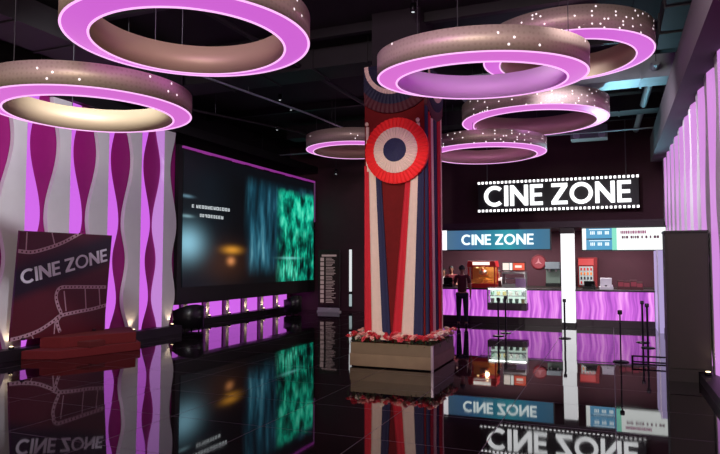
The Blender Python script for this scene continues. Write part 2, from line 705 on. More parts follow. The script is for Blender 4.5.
ts = thing('video_wall', 'giant dark video screen showing a misty teal and green forest scene', 'screen', (-10.33, 13.12, .7))
y0, y1, z0, z1 = 13.12, 20.9, 1.14, 4.72
MB().box(-10.72, -10.36, 13.02, 20.98, .7, 4.86).build('screen_casing', M_black, ts).location = (10.33, -13.12, -.7)
sp_ = MB().box(-.02, 0, .08, y1 - y0 - .08, 0, z1 - z0).build('display_panel', screen_mat(y0, y1, z0, z1), ts)
sp_.location = (0, 0, z0 - .7)
mt = MB()
k = 0
yy = 13.15
while yy < 20.9:
    ln = random.uniform(.22, .42)
    mt.box(-10.37, -10.31, yy, min(20.9, yy + ln), 4.79 - random.uniform(0, .02), 4.84)
    yy += ln + .02
mt.build('led_trim', emit('magenta_led_trim', srgb(170, 60, 170), .6), ts).location = (10.33, -13.12, -.7)
MB().box(-10.36, -10.32, 20.9, 20.94, 3.3, 4.8).build('led_trim', emit('dim_led_trim', srgb(120, 70, 120), .5), ts).location = (10.33, -13.12, -.7)
for yy in (13.8, 17, 20.2):
    MB().box(-11.4, -10.7, yy - .06, yy + .06, 2.3, 2.5).build('wall_bracket', M_blackm, ts).location = (10.33, -13.12, -.7)
# caption on the screen: two rows of small unreadable glyphs
cap = MB()
for (xa, xb, yy, hh) in ((192, 229, 206, 2.9), (200, 222, 214.5, 2.9)):
    x = xa
    rr = random.Random(int(xa))
    while x < xb:
        w_ = rr.choice((1.6, 2.0, 2.4))
        yc = yy + (x - 192) * .11
        p0 = AX(x, yc + hh / 2, -10.325)
        p1 = AX(x + w_, yc - hh / 2, -10.325)
        k = rr.randint(0, 3)
        dy, dz = p1.y - p0.y, p1.z - p0.z
        bars = [(0, .28, 0, 1), (0, 1, .8, 1), (.7, 1, 0, 1), (0, 1, .4, .58), (0, 1, 0, .2)]
        for i, q in enumerate(bars):
            if (i + k) % 4 != 0:
                cap.box(-10.328, -10.322, p0.y + dy * q[0], p0.y + dy * q[1], p0.z + dz * q[2], p0.z + dz * q[3])
        x += w_ + .8 + (1.6 if rr.random() < .2 else 0)
cap.build('caption', emit('caption_white', srgb(200, 208, 212), .95), ts).location = (10.33, -13.12, -.7)

# ============================================================ RINGS
def ring_wall_mat(name, dens):
    m = bpy.data.materials.new(name)
    N, L = nodes_of(m)
    b = N['Principled BSDF']
    b.inputs['Metallic'].default_value = .35
    b.inputs['Roughness'].default_value = .5
    tc = N.new('ShaderNodeTexCoord')
    sp = N.new('ShaderNodeSeparateXYZ')
    L.new(tc.outputs['Object'], sp.inputs[0])
    ang = math_n(N, L, 'ARCTAN2', sp.outputs[1], sp.outputs[0])
    cx = N.new('ShaderNodeCombineXYZ')
    L.new(math_n(N, L, 'MULTIPLY', ang, 1.4 * 16), cx.inputs[0])
    L.new(math_n(N, L, 'MULTIPLY', sp.outputs[2], 16), cx.inputs[1])
    vo = N.new('ShaderNodeTexVoronoi')
    vo.voronoi_dimensions = '2D'
    vo.inputs['Scale'].default_value = 1
    vo.inputs['Randomness'].default_value = .35
    L.new(cx.outputs[0], vo.inputs['Vector'])
    hole = math_n(N, L, 'LESS_THAN', vo.outputs['Distance'], .24)
    sc = N.new('ShaderNodeSeparateColor')
    L.new(vo.outputs['Color'], sc.inputs[0])
    nz = N.new('ShaderNodeTexNoise')
    nz.noise_dimensions = '2D'
    nz.inputs['Scale'].default_value = .06
    L.new(cx.outputs[0], nz.inputs['Vector'])
    th = math_n(N, L, 'SUBTRACT', 1.0 - dens + .5, nz.outputs['Fac'])
    bright = math_n(N, L, 'GREATER_THAN', sc.outputs[0], th)
    spark = math_n(N, L, 'MULTIPLY', hole, bright)
    mx = N.new('ShaderNodeMix')
    mx.data_type = 'RGBA'
    L.new(hole, mx.inputs['Factor'])
    mx.inputs['A'].default_value = srgb(200, 180, 168)
    mx.inputs['B'].default_value = srgb(190, 168, 156)
    L.new(mx.outputs['Result'], b.inputs['Base Color'])
    b.inputs['Emission Color'].default_value = (1, .85, .9, 1)
    L.new(math_n(N, L, 'MULTIPLY', spark, 1.3), b.inputs['Emission Strength'])  # light shining through the holes is painted on as emission
    return m


M_ringA = ring_wall_mat('champagne_perforated_metal_sparse', .0)
M_ringB = ring_wall_mat('champagne_perforated_metal_dense', .17)
M_ringin = mat('champagne_ring_lining', srgb(190, 170, 138), .5, .2)
M_diff = emit('pink_diffuser', srgb(226, 116, 222), .88)
M_diffL = emit('violet_diffuser', srgb(220, 106, 224), .88)


def ring(label, X, Y, z, r, h, band, mw, mdif, tilt=0, inner_glow=0, lining=None, lining_fill=(4.5, (1, .45, .8))):
    t = thing('ring_chandelier', label, 'ring light', (X, Y, z), 0, 'round ring lights under the ceiling')
    n = 96
    ri = r - band
    dr = .055          # the inner rim hangs a little lower than the outer one
    MB().lathe([(r - .02, .01), (r, 0.0), (r, h), (r - .02, h)], n=n, closed=True).build('outer_shell', mw, t, True)
    MB().lathe([(ri, -dr), (ri + .02, -dr), (ri + .02, h), (ri, h)], n=n, closed=True).build('inner_lining', lining or M_ringin, t, True)
    MB().lathe([(ri + .02, h - .02), (r - .02, h - .02), (r - .02, h), (ri + .02, h)], n=n, closed=True).build('top_plate', M_duct, t)
    MB().lathe([(ri + .02, -dr), (r - .02, .0), (r - .02, .015), (ri + .02, -dr + .015)], n=n, closed=True).build('diffuser', mdif, t)
    for q, rr, zz in ((0, r - .014, 0), (1, ri + .014, -dr)):
        prof = [(rr + .013 * math.cos(a), zz - .004 + .011 * math.sin(a)) for a in [2 * PI * i / 8 for i in range(8)]]
        MB().lathe(prof, n=n, closed=True).build('edge_tube', M_pinkhot, t, True)
    gl = point('ring_lining_fill', (0, 0, 0), 22 if inner_glow else lining_fill[0], (.85, .12, .9) if inner_glow else lining_fill[1], .2)  # bare point light added to brighten the lining, no fitting here
    gl.parent = t
    gl.location = (0, 0, h * .5)
    Mt = Matrix.Rotation(YAW, 3, 'Z') @ Matrix.Rotation(math.radians(tilt), 3, 'X') @ Matrix.Rotation(-YAW, 3, 'Z')
    t.rotation_euler = Mt.to_euler()
    Mi = Mt.inverted()
    for a in (.5, 2.6, 4.7):
        p0 = Vector(((r - band / 2) * math.cos(a), (r - band / 2) * math.sin(a), h))
        pw = Mt @ p0
        p1 = Mi @ Vector((pw.x, pw.y, ZC - z))
        MB().tube([p0, p1], .006, 6).build('suspension_cable', M_cable, t)
    return t


ring('huge glowing pink ring light at the top left, cut off by the photo\'s upper edge', -4.374, 5.665, 4.308, 1.35, .30, .30, M_ringA, M_diffL, lining_fill=(3, (1, .8, .45)))
ring('pale ring light with pink rim at the far left, above the wave panels', -6.679, 6.505, 3.894, 1.35, .29, .27, M_ringA, M_diff, lining_fill=(1.5, (.9, .6, .9)))
ring('large pink ring light hanging in front of the top of the striped column', -1.552, 8.004, 4.207, 1.35, .28, .27, M_ringA, M_diff, 4.0, 1, mat('violet_white_lining', srgb(200, 180, 205), .6))
ring('ring light at the top right with the sparkling perforated outside', -.663, 11.054, 5.297, 1.4, .37, .30, M_ringB, M_diffL)
ring('mid-size ring light with sparkling side just left of the ceiling air unit', -1.576, 14.319, 4.974, 1.6, .38, .27, M_ringB, M_diff, lining_fill=(8, (.8, .3, 1)))
ring('lowest and flattest ring light immediately right of the column', -2.82, 15.054, 4.443, 1.45, .30, .24, M_ringB, M_diff, lining_fill=(16, (.8, .25, 1)))
ring('small far ring light left of the striped column', -6.717, 16.076, 4.97, 1.35, .36, .22, M_ringA, M_diff)

# ============================================================ COLUMN WITH RIBBONS
cx0, cx1, cy0, cy1 = -4.05, -2.95, 10.2, 11.25
struct(MB().box(cx0, cx1, cy0, cy1, 0, 5.3).build('wall_column', mat('maroon_column_cladding', srgb(108, 26, 26), .9, spec=.15, noise=.2)))
struct(MB().box(cx0 + .1, cx1 - .1, cy0 + .1, cy1 - .1, 5.3, ZC).build('wall_column_top', M_walldark))
M_rf = mat('red_fabric', srgb(196, 22, 40), .8, noise=.12, nscale=12)
M_cf = mat('cream_fabric', srgb(222, 196, 178), .85, noise=.08, nscale=12)
M_nf = mat('navy_fabric', srgb(36, 37, 70), .85, noise=.12, nscale=12)


def banner(label, fn, top, bot, zt, zb, stripes, grp='ribbon banners on the column'):
    t = thing('ribbon_banner', label, 'banner', fn(bot[0], zb, 0), 0, grp)
    base = Vector(fn(bot[0], zb, 0))
    edges = [0]
    for _, f_ in stripes:
        edges.append(edges[-1] + f_)
    n = 10
    for k, (m_, f_) in enumerate(stripes):
        a, b_ = edges[k], edges[k + 1]
        mb = MB()
        vs, fs = [], []
        K = 6
        for i in range(n + 1):
            s_ = i / n
            z = zt + (zb - zt) * s_
            L0 = top[0] + (bot[0] - top[0]) * s_
            L1 = top[1] + (bot[1] - top[1]) * s_
            for j in range(K + 1):
                q = a + (b_ - a) * j / K
                d = .025 + .018 * math.sin(j / K * PI * 2 + k) + .012 * math.sin(PI * j / K)
                vs.append(Vector(fn(L0 + (L1 - L0) * q, z, d)) - base)
            for j in range(K + 1):
                q = a + (b_ - a) * j / K
                vs.append(Vector(fn(L0 + (L1 - L0) * q, z, .002)) - base)
        W = 2 * (K + 1)
        for i in range(n):
            for j in range(K):
                fs.append((i * W + j, i * W + j + 1, (i + 1) * W + j + 1, (i + 1) * W + j))
                fs.append((i * W + K + 1 + j, i * W + K + 2 + j, (i + 1) * W + K + 2 + j, (i + 1) * W + K + 1 + j))
            for j, jj in ((0, K + 1), (K, 2 * K + 1)):
                fs.append((i * W + j, i * W + jj, (i + 1) * W + jj, (i + 1) * W + j))
        mb.add(vs, fs)
        mb.build({'red_fabric': 'red_stripe', 'cream_fabric': 'cream_stripe', 'navy_fabric': 'navy_stripe'}[m_.name], m_, t, True)
    return t


FR = lambda x, z, d: (x, cy0 - d, z)
SD = lambda y, z, d: (cx1 + d, y, z)
tri = [(M_rf, .3), (M_cf, .4), (M_nf, .3)]
zb = .42
xa = lambda px, py: AY(px, py, cy0).x
banner('left front red, cream and navy ribbon banner hanging below the rosette', FR,
       (cx0, xa(381, 195)), (cx0, xa(391.5, 330)), 3.5, zb, tri)
banner('right front red, cream and navy ribbon banner hanging below the rosette', FR,
       (xa(407, 195), cx1), (xa(391.8, 330), xa(423.5, 330)), 3.5, zb, [(M_rf, .31), (M_cf, .39), (M_nf, .3)])
banner('ribbon banner on the column\'s right side face, nearer the camera', SD, (10.22, 10.62), (10.22, 10.74), 4.6, zb,
       [(M_nf, .34), (M_rf, .3), (M_cf, .36)])
banner('ribbon banner on the column\'s right side face, farther back', SD, (10.66, 11.22), (10.76, 11.22), 4.6, zb,
       [(M_nf, .5), (M_rf, .35), (M_cf, .15)])
# two narrow cream tails framing the rosette above
for x, lb in ((cx0 + .06, 'left'), (cx1 - .1, 'right')):
    tt = thing('ribbon_tail', 'narrow cream ribbon tail above the %s side of the rosette' % lb, 'ribbon', (x, cy0, 3.4), 0, 'ribbon tails beside the rosette')
    MB().box(-.025, .025, -.03, 0, 0, .8).build('ribbon', M_cf, tt)
    MB().lathe([(.01, .8), (.03, .82), (.035, .85), (.015, .88)], n=10).build('knob', M_cf, tt, True).location = (0, -.05, 0)


def pleat_disc(mb, fn, r0, r1, d0, d1, amp, n=64, a0=0, a1=2 * PI, cap_in=True):
    full = abs(a1 - a0 - 2 * PI) < 1e-4
    N2 = n * 2
    cols = N2 if full else N2 + 1
    vs, fs = [], []
    for k in range(cols):
        a = a0 + (a1 - a0) * k / N2
        s_ = amp if k % 2 else -amp
        for r, d, q in ((r0, d0, .3), (r1, d1, 1), (r1, .0, 0), (r0, 0, 0)):
            vs.append(fn(r * math.cos(a), r * math.sin(a), d + s_ * q))
    for k in range(N2):
        j = (k + 1) % cols
        for i in range(4):
            fs.append((k * 4 + i, k * 4 + (i + 1) % 4, j * 4 + (i + 1) % 4, j * 4 + i))
    mb.add(vs, fs)


pc = AY(397, 151, cy0 - .08)
rs = thing('rosette', 'large round pleated rosette, red outside, cream ring and navy centre, on the column', 'rosette', (pc.x, cy0 - .06, pc.z))
g = lambda u, v, d: (u, -d, v)
mb = MB(); pleat_disc(mb, g, .36, .575, .11, .07, .014, 44); mb.build('red_ruffle', mat('bright_red_satin', srgb(236, 34, 34), .7), rs)
mb = MB(); pleat_disc(mb, g, .18, .395, .15, .12, .01, 40); mb.build('cream_ruffle', M_cf, rs)
mb = MB(); pleat_disc(mb, g, .0, .205, .175, .16, .003, 24); mb.build('navy_centre', mat('navy_satin', srgb(16, 18, 62), .7), rs)

M_ndk = mat('shaded_navy_satin', srgb(20, 22, 50), .7)  # navy darkened to paint in the shade near the column top
M_rdk = mat('shaded_red_satin', srgb(76, 14, 24), .7)  # red with the same shade put into its colour
# half-round swags near the column top
for nm, fn, c, hwid in (('front', lambda u, v, d: (u, -d, v), ((cx0 + cx1) / 2, cy0, 5.27), .545),
                        ('right side', lambda u, v, d: (d, u, v), (cx1, (cy0 + cy1) / 2, 5.2), .52)):
    sw = thing('fan_swag', 'half-round pleated fan swag of cream, navy and dark red high on the column\'s %s' % nm, 'swag', c, 0, 'fan swags on the column')
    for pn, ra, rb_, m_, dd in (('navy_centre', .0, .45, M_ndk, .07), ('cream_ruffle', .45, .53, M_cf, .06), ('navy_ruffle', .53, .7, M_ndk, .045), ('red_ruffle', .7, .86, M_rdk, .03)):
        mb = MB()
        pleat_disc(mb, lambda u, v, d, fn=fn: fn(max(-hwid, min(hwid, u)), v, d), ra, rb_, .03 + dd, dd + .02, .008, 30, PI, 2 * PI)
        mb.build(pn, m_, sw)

# ------------------------------------------------------------ planter and flowers
pl = thing('planter_box', 'low square tan wooden planter around the foot of the striped column', 'planter', (-3.5, 10.7, 0))
M_tan = mat('tan_wood', srgb(108, 88, 64), .6, noise=.2, nscale=5)
PX0, PX1, PY0, PY1 = -4.24, -2.76, 9.97, 11.48
def ringbox(a, b_, t_, z0_, z1_):
    m_ = MB()
    m_.box(PX0 - a, PX1 + a, PY0 - a, PY0 - a + t_, z0_, z1_)
    m_.box(PX0 - a, PX1 + a, PY1 + a - t_, PY1 + a, z0_, z1_)
    m_.box(PX0 - a, PX0 - a + t_, PY0 - a + t_, PY1 + a - t_, z0_, z1_)
    m_.box(PX1 + a - t_, PX1 + a, PY0 - a + t_, PY1 + a - t_, z0_, z1_)
    return m_
def lay(o):
    o.location = (3.5, -10.7, 0)
    return o
lay(ringbox(0, 0, .06, .02, .23).build('lower_board', mat('tan_wood_pale', srgb(126, 104, 78), .6, noise=.2, nscale=5), pl, bev=.004))
lay(ringbox(-.012, 0, .05, .23, .42).build('upper_board', M_tan, pl, bev=.004))
lay(MB().box(PX1 - .03, PX1 + .008, PY0 - .008, PY0 + .03, .0, .42).build('corner_trim', mat('metal_corner', srgb(190, 170, 180), .35, .6), pl))
lay(ringbox(-.06, 0, .05, 0, .02).build('plinth', M_black, pl))
sm = MB()
for (a, b_, c, d) in ((PX0 + .06, PX1 - .06, PY0 + .06, cy0 - .01), (PX0 + .06, PX1 - .06, cy1 + .01, PY1 - .06),
                      (PX0 + .06, cx0 - .01, cy0 - .01, cy1 + .01), (cx1 + .01, PX1 - .06, cy0 - .01, cy1 + .01)):
    sm.box(a, b_, c, d, .3, .36)
lay(sm.build('soil', mat('dark_soil', srgb(40, 28, 22), .95, noise=.3, nscale=40), pl))


def blossom(m_, label, grp):
    t = thing('blossom', label, 'flower', (0, 0, 0), 0, grp)
    pet = MB()
    for lay_, (n, R, up, tilt) in enumerate(((6, .062, .0, .25), (5, .045, .014, .6), (4, .026, .024, 1.05))):
        for k in range(n):
            a = 2 * PI * k / n + lay_ * .5
            d = Vector((math.cos(a), math.sin(a), 0))
            s_ = Vector((-math.sin(a), math.cos(a), 0))
            z = Vector((0, 0, 1))
            p0 = z * up
            p1 = d * R * .6 * math.cos(tilt) + z * (up + R * .6 * math.sin(tilt))
            p2 = d * R * math.cos(tilt * .8) + z * (up + R * math.sin(tilt))
            w_ = R * .5
            th = z * .004
            V = [p0, p1 + s_ * w_, p2 + s_ * w_ * .4, p2 - s_ * w_ * .4, p1 - s_ * w_]
            V2 = [v - th for v in V]
            pet.add(V + V2, [(0, 1, 2, 3, 4), (5, 9, 8, 7, 6), (0, 5, 6, 1), (1, 6, 7, 2), (2, 7, 8, 3), (3, 8, 9, 4), (4, 9, 5, 0)])
    pet.build('petals', m_, t)
    MB().tube([(0, 0, 0), (.004, 0, -.06), (0, .003, -.13)], .004, 5).build('stem', mat('stem_green', srgb(50, 80, 40), .7), t)
    return t


fl = [blossom(mat('pale_pink_petal', srgb(240, 172, 160), .7), 'pale pink artificial blossom in the planter around the column', 'pale pink blossoms in the planter'),
      blossom(mat('red_petal', srgb(205, 44, 56), .7), 'red artificial blossom in the planter around the column', 'red blossoms in the planter'),
      blossom(mat('ivory_petal', srgb(245, 226, 206), .7), 'ivory white artificial blossom in the planter around the column', 'ivory blossoms in the planter'),
      blossom(mat('coral_petal', srgb(226, 84, 92), .7), 'coral artificial blossom in the planter around the column', 'coral blossoms in the planter')]
pos = []
rr = random.Random(7)
for k in range(72):
    pos.append((PX0 - .02 + (PX1 - PX0 + .04) * (k % 36 + rr.random() * .6) / 36, PY0 + (-.01 if k < 36 else .11) + rr.uniform(-.02, .03)))
for k in range(56):
    pos.append((PX1 - (.0 if k < 28 else .11) + rr.uniform(-.02, .02), PY0 + .1 + (PY1 - PY0 - .1) * (k % 28 + rr.random() * .5) / 28))
for k in range(30):
    pos.append((PX0 + (.0 if k < 15 else .13) + rr.uniform(-.02, .02), PY0 + .18 + (PY1 - PY0 - .2) * (k % 15 + rr.random() * .5) / 15))
used = set()
for i, (x, y) in enumerate(pos):
    kk = rr.choice((0, 0, 0, 1, 1, 2, 2, 3))
    o = fl[kk] if kk not in used else copy_tree(fl[kk])
    used.add(kk)
    o.location = (x, y, .5 + rr.uniform(-.02, .07))
    o.rotation_euler = (rr.uniform(-.5, .5) + .5 * (y < PY0 + .1), rr.uniform(-.5, .5), rr.uniform(0, 6))
    s_ = rr.uniform(.75, 1.1)
    o.scale = (s_, s_, s_)
    side = 'front edge' if i < 72 else 'right side' if i < 128 else 'left side'
    cn = ('pale pink', 'red', 'ivory white', 'coral')[kk]
    o['label'] = '%s artificial blossom in the planter around the column, along its %s' % (cn, side)
    o['group'] = '%s blossoms along the planter %s' % (cn, side)
lf = MB()
for i in range(900):
    side = rr.random()
    if side < .45:
        x, y = rr.uniform(PX0, PX1), PY0 + rr.uniform(.02, .2)
    elif side < .8:
        x, y = PX1 - rr.uniform(.02, .17), rr.uniform(PY0, PY1)
    else:
        x, y = PX0 + rr.uniform(.02, .16), rr.uniform(PY0, PY1)
    z = rr.uniform(.36, .5)
    a = rr.uniform(0, 6.28)
    d = Vector((math.cos(a), math.sin(a), rr.uniform(-.3, .6))) * rr.uniform(.03, .055)
    s_ = Vector((-math.sin(a), math.cos(a), 0)) * .014
    p = Vector((x, y, z))
    lf.add([p, p + d * .5 + s_, p + d, p + d * .5 - s_], [(0, 1, 2, 3)])
tag(lf.build('foliage', mat('dark_red_green_leaves', srgb(70, 40, 34), .7, noise=.6, nscale=12)),
    'dense small dark leaves filling the planter between the blossoms', 'foliage', kind='stuff')

# ============================================================ MAIN SIGN ON BACK WALL
SY = 20.6
sg = thing('hanging_sign', 'large white lit CINE ZONE sign with rows of light squares, hung on the back wall', 'sign', (-1.65, SY, 3.42))
def L(o, b):
    o.location = -Vector(b)
    return o
B = (-1.65, SY, 3.42)
L(MB().box(-4.1, .8, SY, SY + .06, 3.44, 4.46).build('backing_board', mat('slate_board', srgb(22, 21, 28), .5), sg), B)
items, tot = word('CINE ZONE', .18, .1, .3)
p0, p1 = AY(484.5, 196, SY).x, AY(631, 190, SY).x
sx, sy = (p1 - p0) / tot, .67
for it in items:
    mb = MB()
    put_letter(mb, it, lambda u, v, d: (u, SY - d, v), sx, sy, p0, 3.63, .02, .09, .18)
    L(mb.build('letter', emit('letter_white', (.97, .98, 1, 1), 1.6), sg), B)
nb = 39
for row, zz in ((0, 4.385), (1, 3.455)):
    for k in range(nb):
        x = -4.07 + (4.84) * k / (nb - 1)
        L(MB().box(x - .034, x + .034, SY - .03, SY, zz, zz + .075).build('light_square', M_white_led, sg), B)
for x in (-3.8, .45):
    L(MB().tube([(x, SY + .03, 4.46), (x, SY + .03, ZC)], .018, 8).build('hanging_rod', mat('grey_rod', srgb(110, 100, 105), .5), sg), B)
for x in (-3.6, .2):
    L(MB().box(x - .05, x + .05, SY + .06, YB, 3.8, 3.9).build('wall_bracket', M_blackm, sg), B)

# ============================================================ FOOD COUNTER
CYF = 18.5
def counter_mat():
    m = bpy.data.materials.new('backlit_magenta_front')
    N, Lk = nodes_of(m)
    b = N['Principled BSDF']
    b.inputs['Base Color'].default_value = srgb(60, 10, 60)
    tc = N.new('ShaderNodeTexCoord')
    sp = N.new('ShaderNodeSeparateXYZ')
    Lk.new(tc.outputs['Object'], sp.inputs[0])
    wv = math_n(N, Lk, 'MULTIPLY', math_n(N, Lk, 'SINE', math_n(N, Lk, 'MULTIPLY', sp.outputs[2], 9.0)), .018)
    xx = math_n(N, Lk, 'ADD', sp.outputs[0], wv)
    cb = N.new('ShaderNodeCombineXYZ')
    Lk.new(math_n(N, Lk, 'MULTIPLY', xx, 9.0), cb.inputs[0])
    Lk.new(math_n(N, Lk, 'MULTIPLY', sp.outputs[2], .5), cb.inputs[2])
    nz = N.new('ShaderNodeTexNoise')
    nz.inputs['Scale'].default_value = 1.0
    nz.inputs['Detail'].default_value = 3
    Lk.new(cb.outputs[0], nz.inputs['Vector'])
    r = N.new('ShaderNodeValToRGB')
    e = r.color_ramp.elements
    e[0].position, e[0].color = .33, srgb(150, 60, 176)
    e[1].position, e[1].color = .7, srgb(255, 170, 252)
    q = e.new(.5)
    q.color = srgb(212, 104, 226)
    Lk.new(nz.outputs['Fac'], r.inputs[0])
    Lk.new(r.outputs[0], b.inputs['Emission Color'])
    b.inputs['Emission Strength'].default_value = 1.0
    return m


M_cfront = counter_mat()
for nm, x0_, x1_, lb in (('left', -5.6, -1.35, 'long left stretch of the pink lit food counter with black top'),
                         ('right', -.97, 1.04, 'short right stretch of the pink lit food counter, right of the white pillar')):
    b0 = ((x0_ + x1_) / 2, CYF, 0)
    ct = thing('food_counter', lb, 'counter', b0, 0, 'food counters')
    L(MB().box(x0_, x1_, CYF + .06, CYF + .75, .0, .98).build('counter_body', M_black, ct), b0)
    L(MB().box(x0_ + .01, x1_ - .01, CYF + .01, CYF + .06, .2, .98).build('front_panel', M_cfront, ct), b0)
    L(MB().box(x0_, x1_, CYF, CYF + .06, .0, .2).build('kick_plate', mat('kick_dark', srgb(40, 16, 34), .4), ct), b0)
    L(MB().box(x0_ - .01, x1_ + .01, CYF - .03, CYF + .78, .98, 1.03).build('worktop', mat('dark_worktop', srgb(34, 22, 30), .35), ct, bev=.006), b0)

# white lit pillar between the two stretches
wp = thing('light_pillar', 'tall glowing white square pillar standing in the food counter', 'pillar', (-1.16, CYF - .05, 0))
B = (-1.16, CYF - .05, 0)
L(MB().box(-1.34, -.985, CYF - .1, CYF + .25, .1, 2.6).build('light_box', emit('pillar_white', (.97, .97, 1, 1), 1.2), wp), B)
L(MB().box(-1.35, -.975, CYF - .11, CYF + .26, 0, .1).build('plinth', M_black, wp), B)
L(MB().box(-1.35, -.975, CYF - .11, CYF + .26, 2.6, 2.76).build('cap', M_brown, wp), B)

# right end light column
rp = thing('light_pillar', 'pale lavender lit column at the right end of the food counter, left of the dark cabinet', 'pillar', (1.2, CYF - .1, 0))
B = (1.2, CYF - .1, 0)
def lav_mat():
    m = emit('lavender_glow', srgb(190, 172, 226), .8)
    return m
L(MB().box(1.06, 1.34, CYF - 1.0, CYF + .3, .0, 2.1).build('light_box', lav_mat(), rp), B)
L(MB().box(1.05, 1.08, CYF - 1.02, CYF - .98, .0, 2.1).build('edge_profile', mat('silver_edge', srgb(210, 205, 225), .3, .6), rp), B)

# canopy above the counter
struct(MB().box(-6.2, 1.32, CYF - .02, YB, 2.78, 2.96).build('ceiling_canopy', mat('canopy_dark', srgb(46, 26, 36), .6)))

def header_mat():
    m = bpy.data.materials.new('blue_header_lightbox')
    N, Lk = nodes_of(m)
    b = N['Principled BSDF']
    tc = N.new('ShaderNodeTexCoord')
    sp = N.new('ShaderNodeSeparateXYZ')
    Lk.new(tc.outputs['Generated'], sp.inputs[0])
    r = N.new('ShaderNodeValToRGB')
    e = r.color_ramp.elements
    e[0].position, e[0].color = 0, srgb(88, 128, 156)
    e[1].position, e[1].color = 1, srgb(56, 120, 150)
    for p, c in ((.2, srgb(70, 120, 170)), (.45, srgb(50, 150, 175)), (.6, srgb(54, 176, 190)), (.8, srgb(50, 130, 170))):
        q = e.new(p)
        q.color = c
    Lk.new(sp.outputs[0], r.inputs[0])
    Lk.new(r.outputs[0], b.inputs['Emission Color'])
    b.inputs['Emission Strength'].default_value = .75
    b.inputs['Base Color'].default_value = srgb(30, 60, 80)
    return m


HB = (-3.2, CYF - .1, 2.16)
hs = thing('header_sign', 'blue lit header board reading CINE ZONE above the left food counter', 'sign', HB)
L(MB().box(-4.83, -1.6, CYF - .1, CYF + .02, 2.14, 2.78).build('sign_case', M_black, hs), HB)
L(MB().box(-4.62, -1.63, CYF - .13, CYF - .1, 2.17, 2.74).build('light_panel', header_mat(), hs), HB)
L(MB().box(-4.82, -4.63, CYF - .14, CYF - .1, 2.16, 2.75).build('white_end_panel', emit('end_white', (1, .95, 1, 1), 1.4), hs), HB)
h0, h1 = AY(461.5, 240, CYF - .14).x, AY(533.5, 240, CYF - .14).x
sx = (h1 - h0) / tot
for it in items:
    mb = MB()
    put_letter(mb, it, lambda u, v, d: (u, CYF - .13 - d, v), sx, .31, h0, 2.305, 0, .03, .18)
    L(mb.build('letter', emit('header_letter', (.88, 1, 1, 1), 1.3), hs), HB)

# menu boards at the right
MBB = (.3, CYF - .1, 2.12)
ms = thing('menu_sign', 'lit menu board, blue on the left and white on the right, above the right counter', 'sign', MBB)
L(MB().box(-.78, 1.36, CYF - .1, CYF + .02, 2.1, 2.78).build('sign_case', M_black, ms), MBB)
xd = AY(612, 240, CYF - .13).x
L(MB().box(-.66, xd, CYF - .13, CYF - .1, 2.45, 2.73).build('blue_panel', emit('menu_blue', srgb(58, 160, 206), .9), ms), MBB)
L(MB().box(-.66, xd, CYF - .13, CYF - .1, 2.14, 2.42).build('blue_panel', emit('menu_blue', srgb(58, 160, 206), .9), ms), MBB)
L(MB().box(-.76, -.66, CYF - .13, CYF - .1, 2.14, 2.73).build('white_panel', emit('menu_white', (.95, 1, .97, 1), 1.1), ms), MBB)
L(MB().box(xd, xd + .12, CYF - .13, CYF - .1, 2.13, 2.73).build('green_panel', emit('menu_green', srgb(130, 230, 200), .95), ms), MBB)
L(MB().box(xd + .12, 1.34, CYF - .13, CYF - .1, 2.13, 2.73).build('white_panel', emit('menu_white', (.95, 1, .97, 1), 1.1), ms), MBB)
gb, gp = MB(), MB()
rr = random.Random(3)
for zc in (2.56, 2.25):
    for (a, b_) in ((-.55, -.42), (-.36, -.24), (-.17, -.06)):
        for q in range(3):
            xx = a + (b_ - a) * q / 3
            gb.box(xx, xx + .03, CYF - .137, CYF - .13, zc, zc + .09)
    gb.box(-.58, xd - .05, CYF - .137, CYF - .13, zc + .13, zc + .15)
L(gb.build('menu_text', emit('menu_text_white', (.8, .95, 1, 1), 1.1), ms), MBB)
x = xd + .22
while x < xd + .85:
    w_ = rr.uniform(.02, .05)
    gp.box(x, x + w_, CYF - .137, CYF - .13, 2.57, 2.65)
    x += w_ + .012
L(gp.build('menu_text', mat('menu_text_rose', srgb(200, 110, 150), .6), ms), MBB)
gp = MB()
x = xd + .25
while x < 1.18:
    w_ = rr.uniform(.02, .06)
    gp.box(x, x + w_, CYF - .137, CYF - .13, 2.44, 2.51)
    x += w_ + rr.choice((.015, .06))
L(gp.build('menu_text', mat('menu_text_plum', srgb(110, 50, 80), .6), ms), MBB)

# back bench for the appliances that stand behind the counter
bb = thing('back_bench', 'dark bench along the back wall behind the food counter', 'counter', (-1.5, 20.6, 0))
B = (-1.5, 20.6, 0)
L(MB().box(-5.5, 1.3, 20.4, 21.08, 0, .98).build('bench_body', M_black, bb), B)
L(MB().box(-5.52, 1.32, 20.36, 21.09, .98, 1.02).build('worktop', M_brown, bb), B)

# ------------------------------------------------------------ popcorn machine
CT = 1.031
px0, px1 = AY(469.5, 280, 18.8).x, AY(496.5, 280, 18.8).x
pcx = (px0 + px1) / 2
pw = (px1 - px0) / 2
pm = thing('popcorn_machine', 'red popcorn machine glowing orange inside with a lit top sign, on the counter', 'popcorn machine', (pcx, 18.85, CT))
fr = MB()
fr.box(-pw, pw, -.27, .27, 0, .12)
for sx_ in (-1, 1):
    for sy_ in (-1, 1):
        fr.box(sx_ * pw - .02 * (1 + sx_), sx_ * pw + .02 * (1 - sx_), sy_ * .27 - .02 * (1 + sy_), sy_ * .27 + .02 * (1 - sy_), .12, .62)
fr.build('cabinet_frame', M_red, pm, bev=.005)
mb = MB()
mb.prism([(-pw - .03, .62), (pw + .03, .62), (pw - .01, .8), (-pw + .01, .8)], lambda u, v, d: (u, d, v), -.3, .3)
mb.build('top_canopy', M_red, pm, bev=.005)
MB().box(-pw * .62, pw * .62, -.325, -.29, .68, .77).build('lit_sign', emit('popcorn_sign', (1, .9, .82, 1), 1.3), pm)
